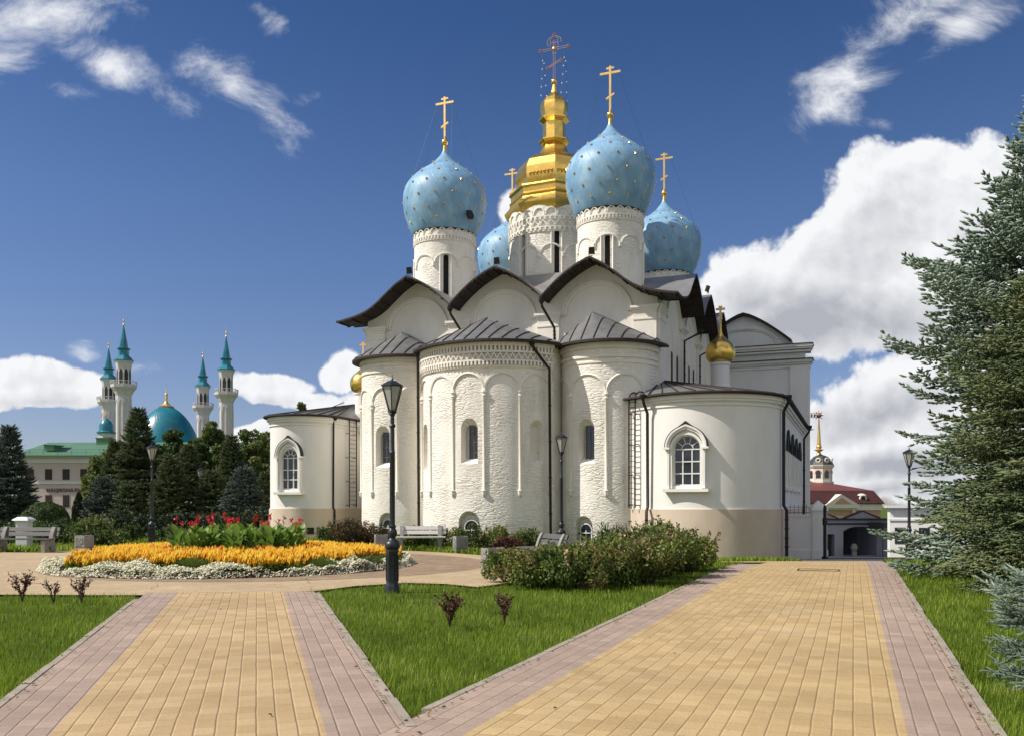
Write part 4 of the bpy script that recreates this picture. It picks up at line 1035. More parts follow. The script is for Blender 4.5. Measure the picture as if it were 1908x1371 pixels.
def twin_lamp(x, y):
    e = empty('twin_lamp_post', (x, y, 0), 0, 'small far double lantern post in the dark gap between the conifers', 'lamp post')
    p = MB(); p.lathe([(.12,0),(.08,.8),(.05,1),(.045,3.0)], 10); p.tube([(-.55,0,2.75),(-.4,0,2.5),(0,0,2.6),(.4,0,2.5),(.55,0,2.75)], .03, 5); p.build('pole', M_lampiron, e, 40)
    for s_ in (-.55, .55):
        g = MB(); g.lathe([(.08,2.8),(.2,3.25)], 6, (s_,0,0)); gl = g.build('lantern', M_lampglass, e)
        r = MB(); r.lathe([(.22,3.25),(.1,3.38),(.01,3.5)], 6, (s_,0,0)); r.build('lantern_roof', M_lampiron, gl)
twin_lamp(*at(305, 82))

# ------------------------------------------------------------------ benches and bins
def bench(x, y, rz, label, plank, L=1.9, slats=2):
    e = empty('bench', (x, y, HZ(x, y)+.02), rz, label, 'bench', 'benches round the flower bed'); u = (0, 1, 0)   # front faces local -y
    def side(s_):
        n = 8; prof = [(-.30,0),(-.16,0)]+[(-.02+.14*math.cos(t), .20*math.sin(t)) for t in np.linspace(pi, 0, n)]+[(.12,0),(.30,0),(.27,.2),(.24,.38),(.25,.52),(.30,.68),(.37,.86),(.28,.88),(.19,.72),(.13,.56),(.10,.45),(-.28,.43),(-.32,.40),(-.31,.2)]
        m = MB(); m.vprism(prof, (s_, 0, 0), u, (1,0,0), -.07, .07); return m.build('support', M_concrete, e, fixn=True)
    side(-L/2+.22); side(L/2-.22)
    s = MB()
    for k in range(3): s.box(-L/2, L/2, -.36+.16*k, -.22+.16*k, .435, .48)
    s.build('seat', plank, e)
    b = MB()
    for k in range(slats): b.obox((0, .255+.06*k-.01, .62+.165*k), (L/2, .02, .07), ((1,0,0),(0,.93,-.36),(0,.36,.93)))
    b.build('backrest', plank, e); return e
x, y = G(50, 1029); bench(x-.2, y+.2, R(-8), 'grey plank bench with curved concrete supports at the far left', M_plank, 2.3)
x, y = G(783, 1024); bench(x, y+.15, R(4), 'bench with pale sunlit slats and a boxy grey support in front of the apses', M_planklit, 1.85)
x, y = at(1012, 24.6); bench(x, y, R(-68), 'dark grey bench turned sideways behind the big barberry bushes', M_plank, 1.9)
def bin_(x, y, label, rz=0., sc=1.):
    e = empty('litter_bin', (x, y, HZ(x, y)+.012), rz, label, 'litter bin', 'square concrete bins beside the benches')
    b = MB(); b.box(-.20,.20,-.20,.20,0,.05); b.box(-.235,.235,-.235,.235,.05,.11); b.box(-.2,.2,-.2,.2,.11,.14)
    b.build('foot', M_concrete, e)
    m = MB()
    for s_, (a0, a1, b0, b1) in enumerate(((-.225,.225,-.225,-.185),(-.225,.225,.185,.225),(-.225,-.185,-.185,.185),(.185,.225,-.185,.185))): m.box(a0,a1,b0,b1,.14,.56)
    m.box(-.185,.185,-.185,.185,.14,.3)
    rs = random.Random(3)
    for sx in (0, 1):                        # square relief panel with a small pattern
        for i in range(4):
            for j in range(4):
                if rs.random() < .7:
                    a = -.135+.09*i; z = .22+.075*j
                    if sx == 0: m.box(a-.035, a+.035, -.243, -.225, z-.028, z+.028)
                    else: m.box(-.243, -.225, a-.035, a+.035, z-.028, z+.028)
    m.build('body', M_concrete, e)
bin_(*G(157, 1026), 'grey concrete litter bin beside the far left bench', R(-20))
bin_(*G(710, 1024), 'grey concrete litter bin left of the pale slatted bench, half behind the tall lamp', R(15))
bin_(*G(858, 1027), 'grey concrete litter bin right of the pale slatted bench', R(20))
bin_(*G(918, 1062), 'light grey concrete litter bin at the left end of the big barberry bushes', R(25))
# white stone post behind the left bench
x, y = at(45, 35.2); e = empty('stone_post', (x, y, 0), 0, 'short white stone post with a moulded cap behind the far left bench', 'post')
m = MB(); m.box(-.22,.22,-.22,.22,-.1,1.0); m.build('shaft', M_frame, e)
m = MB(); m.box(-.26,.26,-.26,.26,1.0,1.06); m.lathe([(.46,1.06),(.40,1.12),(.24,1.2)], 4, rot=pi/4, cap=True); m.build('cap', M_frame, e)
# low pale kerb wall far behind the left shrubs
x, y = at(255, 47); wl = MB(); wl.box(-2.2, 2.2, -.2, .2, -.2, .16); tag(wl.build('low_wall', M_frame, loc=(x+1.2, y, 0)), 'low white garden wall half hidden behind the lamp and conifers', 'wall')

# ------------------------------------------------------------------ white gate pier, railing and iron post on the right of the cathedral
x, y = 12.9, 38.6; zg = HZ(x, y)
e = empty('gate_pier', (x, y, zg), R(-6), 'white rendered gate pier with pyramid cap and stub wall beside the right chapel', 'gate pier')
m = MB(); m.box(-.95,.12,-.25,.25,-.3,1.86); m.box(-.99,.10,-.29,.29,1.86,1.95); m.box(-.8,-.1,-.262,-.25,.4,1.6); m.box(-1.0,.1,-.3,.3,-.3,.42); m.build('wall', M_greywall if False else M_smooth, e)
m = MB(); m.box(.12,.74,-.32,.32,-.3,2.1); m.box(.08,.78,-.36,.36,2.1,2.18); m.lathe([(.47,2.18),(.46,2.24),(.02,2.56)], 4, (.43,0,0), rot=pi/4); m.box(.09,.77,-.35,.35,-.3,.42); m.build('pier', M_smooth, e)
m = MB()
for i in range(6): m.box(-.92+i*.17-.008, -.92+i*.17+.008, -.008, .008, 1.95, 2.38)
m.box(-.95,.08,-.008,.008,2.02,2.04); m.box(-.95,.08,-.008,.008,2.26,2.28); m.build('railing', M_iron, e)
x, y = at(1537, 37.6); zg = HZ(x, y); e = empty('iron_gate_post', (x, y, zg), R(25), 'tall thin black iron gate post right of the white pier', 'gate post')
m = MB(); m.box(-.05,.05,-.05,.05,-.2,2.2); m.box(-.07,.07,-.07,.07,1.45,1.75); m.build('post', M_iron, e)
m = MB(); m.box(-.09,.09,-.09,.09,-.2,.12); m.ball((0,0,2.24), .06, 6); m.build('fittings', M_iron, e)

# ------------------------------------------------------------------ gatehouse, red building, low white building (lower ground, right)
Yg = 88.; k = Yg/F; zg = HZ(16+20, Yg)
def gx(px): return (px-954)*k
zt = zz(968, Yg)
e = empty('gatehouse', (gx(1595), Yg, zg), R(17), 'low grey gatehouse in shade with a wide dark arched gateway', 'gatehouse')
def L_(px): return gx(px)-gx(1595)
zb = 0.; top = zt-zg
m = MB(); m.prism([(L_(1500), 0), (L_(1690), 0), (L_(1690), 7), (L_(1500), 7)], -.5, top)
wl = m.build('wall', M_greywall, e); c = MB()
hw = (gx(1641)-gx(1567))/2; c.vprism(arch_poly(hw, 0.12, zz(990, Yg)-zg, .55), (L_(1604), -.5, 0), (1,0,0), (0,1,0), 0, 6.3)
c.vprism([(-.42,.12),(.42,.12),(.42,zz(994,Yg)-zg),(-.42,zz(994,Yg)-zg)], (L_(1540), -.5, 0), (1,0,0), (0,1,0), 0, 1.4)
boolean(wl, c.build('cutter', M_greywall, e))
m = MB(); m.box(L_(1500)-.1, L_(1690)+.1, -.2, 7, top, top+.16); m.box(L_(1500)-.05, L_(1690)+.05, -.1, 0, top-.45, top-.3); m.build('cornice', M_iron, e)
m = MB()
for c0, c1, hgt in ((1572, 1645, .68), (1505, 1552, .45)): m.vprism([(L_(c0), top+.16), (L_(c1), top+.16), ((L_(c0)+L_(c1))/2, top+.16+hgt)], (0,0,0), (1,0,0), (0,1,0), -.1, .3)
m.build('pediment', M_greywall, e, fixn=True)
m = MB()
for c0, c1, hgt in ((1570, 1647, .70), (1503, 1554, .47)):
    a, b, z0 = L_(c0), L_(c1), top+.17; mid = (a+b)/2
    for p, q_ in (((a,z0),(mid,z0+hgt)), ((mid,z0+hgt),(b,z0))): m.add([(p[0],-.2,p[1]),(q_[0],-.2,q_[1]),(q_[0],.4,q_[1]),(p[0],.4,p[1]),(p[0],-.2,p[1]+.07),(q_[0],-.2,q_[1]+.07),(q_[0],.4,q_[1]+.07),(p[0],.4,p[1]+.07)], [(0,1,2,3),(7,6,5,4),(0,4,5,1),(3,2,6,7),(0,3,7,4),(1,5,6,2)])
m.build('pediment_roof', M_redroof, e)
m = MB(); m.tube([(L_(1604)+hw*1.0*math.cos(t), -.05, zz(990,Yg)-zg+.58*math.sin(t)) for t in np.linspace(.25, pi-.25, 13)], .06, 4); m.build('arch_rim', M_greywall, e)
m = MB(); m.box(L_(1604)-hw+.02, L_(1604)+hw-.02, 5.0, 5.1, .12, zz(984,Yg)-zg); m.build('gate_leaf', M_void, e); m = MB(); m.box(L_(1604)-.06, L_(1604)+.06, .3, .42, .12, 2.6); m.build('gate_stop', M_void, e)
m = MB(); m.box(L_(1540)-.42, L_(1540)+.42, .5, .56, .12, zz(994,Yg)-zg); m.build('door', M_void, e)
m = MB(); m.box(L_(1622), L_(1660), -2.2, -.1, zz(982,Yg)-zg, zz(974,Yg)-zg+.1); m.tube([(L_(1624),-2,0),(L_(1624),-2,zz(980,Yg)-zg)], .05, 5); m.build('canopy', M_darkdome, e)
# small worn bollard seen against the dark gateway
x = gx(1585); m = MB(); m.lathe([(.26,0),(.26,.5),(.2,.62),(.3,.8),(.34,1.05),(.22,1.32),(.02,1.4)], 10)
tag(m.build('stone_bollard', M_concrete, loc=(x, Yg-.9, HZ(x, Yg)), smooth=40), 'small worn grey stone bollard standing in front of the dark gateway', 'bollard')
# unseen house added behind the cathedral to cast shade over the gatehouse
x, y = 18.5, 85.; zs_ = HZ(x, y); e = empty('added_shade_house', (x, y, zs_), 0, 'unseen plain white house added behind the cathedral to shade the gatehouse', 'building')
m = MB(); m.box(0, 10, 0, 16, -.5, 12.2); m.build('wall', M_smooth, e); m = MB(); m.add([(-.4,-.4,12.2),(10.4,-.4,12.2),(10.4,16.4,12.2),(-.4,16.4,12.2),(5,5,14.6),(5,11,14.6)], [(0,1,4),(1,2,5,4),(2,3,5),(3,0,4,5),(3,2,1,0)]); m.build('roof', M_roof, e)
for i in range(3):
    for j in range(3): w = MB(); w.box(1.6+i*3-.5, 1.6+i*3+.5, -.05, 0, 1.6+j*3.5, 3.3+j*3.5); w.build('window', M_glass, e)
# red-roofed building with cupola
Yr = 128.; k2 = Yr/F; zr = -4.
def X_(px): return (px-954)*k2
def Zr(py): return zz(py, Yr)-zr
e = empty('red_roofed_building', (X_(1560), Yr, zr), R(13), 'tan building with dark red roof, round dormer, domed cupola and gold spire', 'building')
def l_(px): return X_(px)-X_(1560)
m = MB(); m.box(l_(1420), l_(1652), 0, 14, 0, Zr(938)-.9); wl = m.build('wall', M_tan, e)
m = MB(); m.box(l_(1420), l_(1653), -.25, 14, Zr(938)-.9, Zr(938)+.12); m.box(l_(1590), l_(1596), -.3, 0, 0, Zr(938)-.9); m.box(l_(1530), l_(1600), -.8, 0, Zr(946), Zr(940)); m.build('cornice', M_cream, e)
m = MB(); z0, z1 = Zr(938)+.12, Zr(913); rr = [(l_(1420),-.5,z0),(l_(1656),-.5,z0),(l_(1648),1.2,z1),(l_(1420),1.2,z1),(l_(1656),14,z0),(l_(1648),12.8,z1),(l_(1420),14,z0),(l_(1420),12.8,z1)]
m.add(rr, [(0,1,2,3),(1,4,5,2),(4,6,7,5)]); m.add([rr[0],rr[1],(l_(1656),-.5,z0-.12),(l_(1420),-.5,z0-.12)], [(1,0,3,2)]); rf = m.build('roof', M_redroof, e)
m = MB(); m.add([(l_(1420),1.2,z1+.01),(l_(1648),1.2,z1+.01),(l_(1648),12.8,z1+.01),(l_(1420),12.8,z1+.01),(l_(1575),7,Zr(893)),(l_(1420),7,Zr(893))], [(0,1,4,5),(1,2,4),(2,3,5,4)]); m.build('upper_roof', M_pinkroof, e)
m = MB(); a, b, c0 = l_(1530), l_(1600), l_(1562)
m.vprism([(a, Zr(940)), (b, Zr(940)), (c0, Zr(920))], (0,0,0), (1,0,0), (0,1,0), -.8, 1.2); pd = m.build('pediment', M_cream, e, fixn=True)
m = MB(); m.vprism([(a+1.3, Zr(938.5)), (b-1.3, Zr(938.5)), (c0, Zr(926))], (0,0,0), (1,0,0), (0,1,0), -.83, -.78); m.build('tympanum', M_tan, pd, fixn=True)
m = MB(); m.lathe([(.02,-.35),(.62,-.35),(.62,.3),(.45,.55)], 16, (0,0,0)); 
d = MB(); d.tube([(.5*math.cos(t),0,.5*math.sin(t)) for t in np.linspace(0, 2*pi, 17)[:-1]], .16, 6, closed=True); d.box(-.62,.62,.0,1.2,-.62,.1); d.lathe([(.66,.5),(.4,.75),(.05,.8)], 12, (0,.3,0))
do = d.build('dormer', M_cream, e, loc=(l_(1615), .1, Zr(930)+.1)); g = MB(); g.vprism([(.42*math.cos(t), .42*math.sin(t)) for t in np.linspace(0, 2*pi, 17)[:-1]], (0,0,0), (1,0,0), (0,1,0), -.06, .02); g.build('round_window', M_void, do, fixn=True)
for px in (1560,):
    w = MB(); w.box(l_(px)-1.0, l_(px)+1.0, -.12, 0, Zr(972), Zr(961)); wo = w.build('window', M_cream, e); g = MB(); g.box(l_(px)-.5, l_(px)+.5, -.16, -.121, Zr(972), Zr(964)); g.build('pane', M_glass, wo)
cx_ = 1.75; cy_ = 7
t = MB(); rc = 22*k2; t.lathe([(rc+.12,Zr(910)),(rc+.12,Zr(898)),(rc+.22,Zr(897)),(rc+.22,Zr(894)),(rc,Zr(894)),(rc,Zr(868)),(rc+.1,Zr(868)),(rc+.28,Zr(864)),(rc+.3,Zr(862)),(.1,Zr(862))], 8, (cx_,cy_,0), rot=pi/8); to = t.build('cupola_tower', M_cream, e)
b = MB(); b.lathe([(rc+.14,Zr(909)),(rc+.14,Zr(899))], 8, (cx_,cy_,0), rot=pi/8); b.build('cupola_base', M_salmon, to)
for i in range(8):
    a = 2*pi*i/8; r_, t_ = radial(a); ap = rc*math.cos(pi/8); w = MB(); w.vprism(arch_poly(.36, Zr(888), Zr(878)), Vector((cx_,cy_,0))+r_*ap, t_, r_, -.05, .02); w.build('arched_window', M_glass, to, fixn=True)
    f = MB(); f.tube([Vector((cx_,cy_,0))+r_*(ap+.03)+t_*(.45*math.cos(q_))+Vector((0,0,Zr(878)+.45*math.sin(q_))) for q_ in np.linspace(0,pi,9)], .07, 4); f.build('window_arch', M_salmon, to)
d = MB(); d.lathe([(rc+.25,Zr(862)+.01),(rc+.05,Zr(857)),(rc*.86,Zr(851)),(rc*.6,Zr(845)),(rc*.25,Zr(842)),(.1,Zr(841))], 8, (cx_,cy_,0), rot=pi/8); d.build('cupola_dome', M_darkdome, to)
for a in (0, pi/4, -pi/4):
    r_, t_ = radial(a); d = MB(); d.tube([Vector((cx_,cy_,Zr(853)))+r_*(rc*.95)+t_*(.3*math.cos(q_))+Vector((0,0,.3*math.sin(q_))) for q_ in np.linspace(0,2*pi,13)[:-1]], .11, 5, closed=True); d.build('round_dormer', M_cream, to)
s_ = MB(); s_.lathe([(.45,Zr(841)),(.2,Zr(836)),(.55,Zr(833)),(.75,Zr(832)),(.2,Zr(830)),(.35,Zr(824)),(.3,Zr(818)),(.28,Zr(812)),(.06,Zr(768)),(.05,Zr(762))], 10, (cx_-.3,cy_,0)); s_.ball((cx_-.3,cy_,Zr(826)), .42, 8); s_.build('gilded_spire', M_goldc, to, 40)
v = MB(); v.box(cx_-2.2, cx_-.4, cy_-.03, cy_+.03, Zr(769), Zr(768)); v.box(cx_-2.2, cx_-.4, cy_-.03, cy_+.03, Zr(761), Zr(760))
for i in range(4): v.box(cx_-2.2+.5*i, cx_-1.9+.5*i, cy_-.03, cy_+.03, Zr(767.5), Zr(762))
v.lathe([(.01,-.5),(.5,0),(.01,.5)], 8, (cx_-.3,cy_,Zr(764))); 
for q_ in np.linspace(0, 2*pi, 9)[:-1]: v.tube([(cx_-.3,cy_,Zr(764)),(cx_-.3+.75*math.cos(q_),cy_,Zr(764)+.75*math.sin(q_))], .07, 3)
v.build('weathervane', M_rust, to)
# low white building beyond the spruce
x0, y0 = at(1656, 77); x1 = x0+11; zw = HZ(x0, y0); e = empty('low_white_building', (x0, y0, zw), R(-21), 'long low white building glimpsed through the blue spruce branches', 'building')
hw = 6.; wsh = 6.1; m = MB(); m.box(-hw+wsh, hw+wsh, 0, 6, -.4, 4.3); wl = m.build('wall', M_smooth, e)
for i in range(6):
    w = MB(); w.box(.9+i*1.9-.42, .9+i*1.9+.42, -.04, 0, 1.2, 2.6); w.build('window', M_glass, e)
m = MB(); m.box(-.2, 12.4, -.4, 6.4, 4.3, 4.5); m.box(0, 12.2, -.1, 0, 3.2, 3.35); m.build('cornice', M_frame, e)

# ------------------------------------------------------------------ pale three-storey building with green roof (far left)
Ya = 118.; ka = Ya/F
def ax(px): return (px-954)*ka
def az(py): return zz(py, Ya)
e = empty('public_building', (ax(280), Ya, 0), R(-1.2), 'pale pink public building with green metal roof, brown windows and lettering', 'building')
def la(px): return ax(px)-ax(280)
m = MB(); m.box(la(37), la(530), 0, 15, -2, az(856)); m.build('wall', M_pink, e)
m = MB(); m.box(la(37)-.15, la(530), -.15, 15, az(862), az(853)); m.box(la(37)-.4, la(530), -.4, 15, az(853), az(849)); m.box(la(37)-.12, la(530), -.12, 0, az(901), az(896)); m.build('cornice', M_pinkt, e)
m = MB(); zr0, zr1 = az(848), az(823); m.add([(la(25),-.9,zr0),(la(540),-.9,zr0),(la(540),7.5,zr1+.5),(la(30),7.5,zr1+.5),(la(540),16,zr0),(la(25),16,zr0)], [(0,1,2,3),(3,2,4,5),(0,3,5)]); m.box(la(25), la(540), -.92, -.8, zr0-.14, zr0-.005)
rf = m.build('roof', M_greenroof, e)
m = MB()
for i in range(20): x_ = la(30)+i*1.9; m.tube([(x_,-.6,zr0+.1),(x_,-.6,zr0+.75)], .03, 3)
for dz_ in (.4, .75): m.tube([(la(30),-.6,zr0+dz_),(la(530),-.6,zr0+dz_)], .025, 3)
m.build('roof_railing', M_greenroof, e)
d = MB(); x_ = la(82); d.add([(x_-.8,1.2,zr0+.7),(x_+.5,1.2,zr0+.7),(x_+.5,1.2,zr0+1.5),(x_-.9,1.2,zr0+1.55),(x_-.8,4,zr0+1.6),(x_+.6,4,zr0+1.6)], [(0,1,2,3),(0,3,4),(1,5,2),(3,2,5,4)]); d.add([(x_-1.0,1.0,zr0+1.56),(x_+1.3,1.0,zr0+1.5),(x_+1.3,4,zr0+1.7),(x_-1.,4,zr0+1.7)], [(0,1,2,3)]); d.build('dormer', M_greenroof, e)
d = MB(); x_ = la(149); d.box(x_-.9, x_+.8, 6, 8, zr1, zr1+.95); d.box(x_-1.0, x_+.9, 5.9, 8.1, zr1+.95, zr1+1.05); d.box(x_+.2, x_+1.0, 6, 7, zr1+1.0, zr1+1.2); d.build('roof_vent', M_greenroof, e)
for px in (54, 88.5, 121.5, 155, 188, 221, 254, 470, 500):
    for (t_, b_, hwid) in ((873, 893, 6.6), (921.5, 944, 6.0), (975, 1000, 6.6)):
        w = MB(); hw_ = hwid*ka; w.box(la(px)-hw_, la(px)+hw_, -.05, 0, az(b_), az(t_)); wo = w.build('window', M_brownwin, e)
        g = MB(); g.box(la(px)-hw_+.1, la(px)-.06, -.07, -.051, az(b_)+.1, az(t_)-.1); g.box(la(px)+.06, la(px)+hw_-.1, -.07, -.051, az(b_)+.1, az(t_)-.1); g.build('panes', M_void, wo)
tcu = bpy.data.curves.new('lettering', 'FONT'); tcu.body = 'НАЦИОНАЛЬНАЯ'; tcu.size = .66; tcu.extrude = .05; tcu.space_character = 1.22; tcu.offset = .012
to = bpy.data.objects.new('lettering', tcu); col.objects.link(to); bpy.context.view_layer.update()
me = bpy.data.meshes.new_from_object(to.evaluated_get(bpy.context.evaluated_depsgraph_get())); bpy.data.objects.remove(to)
me.transform(Matrix.Rotation(pi/2, 4, 'X')); xs_ = [v.co.x for v in me.vertices]; wd = (la(170)-la(85))/(max(xs_)-min(xs_)); me.transform(Matrix.Diagonal((wd, 1, wd, 1)))
me.materials.clear(); me.materials.append(M_letter); to = bpy.data.objects.new('lettering', me); col.objects.link(to); to.parent = e; to.location = (la(85), -.07, az(915.5))

# ------------------------------------------------------------------ mosque with four minarets (far left)
mq = empty('mosque', (at(300, 290)[0], 290, 0), 0, 'far white mosque with a turquoise dome and four slender minarets', 'mosque'); mo = mq.location
def minaret(px, Y, sc=1.):
    x, y = at(px, Y); s = MB(); w = 2.18*sc
    s.lathe([(w*1.15,0),(w*1.15,18),(w,18.4),(w,34),(w*1.25,35.2),(w*1.65,36.4),(w*1.68,37.2),(.5,37.2)], 8, rot=pi/8); s.lathe([(w*.92,37.2),(w*.92,41.5),(w*1.04,43.4),(w*1.25,44.2),(.3,44.2)], 8, rot=pi/8)
    for i in range(8):                       # tall pointed recess mouldings on the faces
        r_, t_ = radial(2*pi*i/8); ap = w*math.cos(pi/8)
        for zb, zt_, hw in ((20, 33, .62*w/2.18),):
            s.tube([r_*(ap+.02)+t_*(q_*hw)+Vector((0,0,z_)) for q_, z_ in ((-1,zb),(-1,zt_-2),(-.6,zt_-.7),(0,zt_),(.6,zt_-.7),(1,zt_-2),(1,zb))], .13, 4)
    o = s.build('minaret', M_mwhite, mq, loc=(x-mo.x, y-mo.y, 0))
    g = MB()
    for i in range(8):
        r_, t_ = radial(2*pi*i/8); ap = w*.92*math.cos(pi/8); g.vprism([(-.52,37.5),(.52,37.5),(.52,40.6),(.28,41.5),(0,42),(-.28,41.5),(-.52,40.6)], r_*ap, t_, r_, -.1, .04)
    g.build('belfry_openings', M_void, o, fixn=True)
    b = MB()
    for i in range(8):
        p0, p1 = cyl(0,0,w*1.66,2*pi*i/8+pi/8,0), cyl(0,0,w*1.66,2*pi*(i+1)/8+pi/8,0)
        b.tube([(*p0[:2],38.2),(*p1[:2],38.2)], .09, 4); b.tube([(*p0[:2],37.2),(*p0[:2],38.4)], .12, 4)
        for q_ in range(1, 5): c_ = Vector(p0).lerp(Vector(p1), q_/5); b.tube([(c_.x,c_.y,37.2),(c_.x,c_.y,38.2)], .05, 3)
    b.build('balcony_railing', M_mwhite, o)
    t = MB(); t.lathe([(w*1.27,44.15),(w*1.28,44.4),(w*.9,45.4),(w*.68,45.8),(w*.66,47.4),(w*.84,47.7),(w*.84,48.0),(w*.56,48.2),(w*.5,49.2),(.12,54.6)], 8, rot=pi/8); t.build('spire', M_teal, o)
    f = MB(); f.lathe([(.15,54.5),(.3,54.9),(.15,55.3),(.12,55.7),(.22,56.1),(.1,56.5),(.05,58.2)], 8); f.build('finial', M_goldc, o)
minaret(230.5, 262); minaret(421.5, 280); minaret(202.5, 300); minaret(378, 318)
d = MB(); nth, prof = 352, [(p.x, p.z) for p in curve_path([(r,0,z) for r,z in ((11.6,15.5),(11.3,18),(10.8,20.5),(10.0,23.5),(8.6,27),(6.7,30.2),(4.5,32.6),(2.6,34.0),(1.6,34.5))], 4)]
vs = []
for j, (r_, z) in enumerate(prof):
    for i in range(nth):
        th = 2*pi*i/nth; rr = r_*(1+.011*math.cos(44*(th)+z*3.0)); vs.append((rr*math.sin(th), -rr*math.cos(th), z))
d.add(vs, [(j*nth+i, j*nth+(i+1)%nth, (j+1)*nth+(i+1)%nth, (j+1)*nth+i) for j in range(len(prof)-1) for i in range(nth)])
dx0, dy0 = at(310, 295); do = d.build('dome', M_teal, mq, 60, loc=(dx0-mo.x, 5, 0))
f = MB(); f.lathe([(2.4,34.2),(2.5,34.5),(1.7,34.9),(.7,35.7),(.35,36.6),(.55,37.3),(.3,38),(.5,38.5),(.15,39.2),(.06,42.5)], 12); f.build('finial', M_goldc, do, 40)
b = MB(); b.lathe([(12.6,8),(12.6,15.6),(11.5,15.8)], 24, (dx0-mo.x,5,0)); b.box(-24, 24, -6, 20, 0, 12); b.build('main_hall', M_mwhite, mq)
x, y = at(198, 250); t = MB(); t.lathe([(2.25,0),(2.25,21.3),(2.5,21.9),(.3,22)], 8); to = t.build('corner_turret', M_mwhite, mq, loc=(x-mo.x, y-mo.y, 0))
g = MB()
for i in range(8): r_, t_ = radial(2*pi*(i+.5)/8); g.vprism([(-.36,18.6),(.36,18.6),(.36,20),(0,20.7),(-.36,20)], r_*2.25*math.cos(pi/8), t_, r_, -.1, .03)
g.build('turret_window', M_void, to, fixn=True)
t = MB(); t.lathe([(2.55,21.95),(2.6,22.2),(2.0,22.6),(1.9,23.0),(1.85,24.2),(1.4,25.2),(.5,26),(.1,26.5)], 16); t.build('turret_dome', M_teal, to, 40); f = MB(); f.lathe([(.15,26.4),(.25,26.9),(.05,28.6)], 6); f.build('finial', M_goldc, to)

# ------------------------------------------------------------------ vegetation
def attrmat(name, stops, trans=.2, rough=.6, attr='rnd', spec=.3):
    m, h, b, o = newmat(name); a = h.n('ShaderNodeAttribute', attribute_name=attr); c = h.ramp(a.outputs['Fac'], stops)
    h.put(b.inputs['Base Color'], c); b.inputs['Roughness'].default_value = rough; b.inputs['Specular IOR Level'].default_value = spec
    t = h.n('ShaderNodeBsdfTranslucent'); h.put(t.inputs[0], c); x = h.n('ShaderNodeMixShader'); x.inputs[0].default_value = trans
    h.put(x.inputs[1], b.outputs[0]); h.put(x.inputs[2], t.outputs[0]); h.put(o.inputs[0], x.outputs[0]); return m
M_blue = attrmat('blue_spruce_needles', [(0, (.075, .105, .06)), (.35, (.155, .215, .15)), (.7, (.265, .345, .26)), (1, (.42, .49, .385))], .12)
M_olive = attrmat('olive_spruce_needles', [(0, (.055, .078, .03)), (.4, (.11, .15, .065)), (.75, (.18, .225, .10)), (1, (.27, .27, .13))], .12)
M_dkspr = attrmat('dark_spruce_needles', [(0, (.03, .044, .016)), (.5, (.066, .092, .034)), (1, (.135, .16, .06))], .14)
M_bluefar = attrmat('grey_green_spruce_needles', [(0, (.034, .046, .036)), (.5, (.07, .092, .072)), (1, (.13, .16, .13))], .1)
M_birch = attrmat('birch_leaves', [(0, (.065, .10, .022)), (.5, (.14, .18, .045)), (1, (.24, .27, .085))], .4)
M_dark = attrmat('dark_green_leaves', [(0, (.026, .05, .013)), (.5, (.056, .096, .024)), (1, (.105, .155, .04))], .28)
M_under = attrmat('shaded_undergrowth_leaves', [(0, (.012, .02, .008)), (.6, (.026, .042, .014)), (1, (.05, .07, .022))], .15)  # darker leaf colour holds the shade under the conifers
M_thuja = attrmat('thuja_foliage', [(0, (.02, .035, .014)), (1, (.05, .08, .03))], .1)
M_barb = attrmat('barberry_leaves', [(0, (.05, .085, .018)), (.36, (.12, .175, .034)), (.68, (.22, .275, .06)), (.80, (.21, .15, .05)), (.88, (.18, .06, .04)), (.95, (.40, .38, .15)), (1, (.50, .40, .27))], .3)
M_barbgreen = attrmat('shrub_leaves', [(0, (.035, .06, .016)), (.5, (.09, .135, .03)), (.85, (.18, .22, .055)), (1, (.28, .28, .10))], .3)
M_barbred = attrmat('russet_shrub_leaves', [(0, (.04, .028, .016)), (.4, (.085, .075, .03)), (.75, (.13, .07, .035)), (1, (.17, .13, .06))], .3)
M_purple = attrmat('purple_barberry_leaves', [(0, (.05, .016, .018)), (.6, (.11, .036, .032)), (1, (.17, .075, .05))], .25)

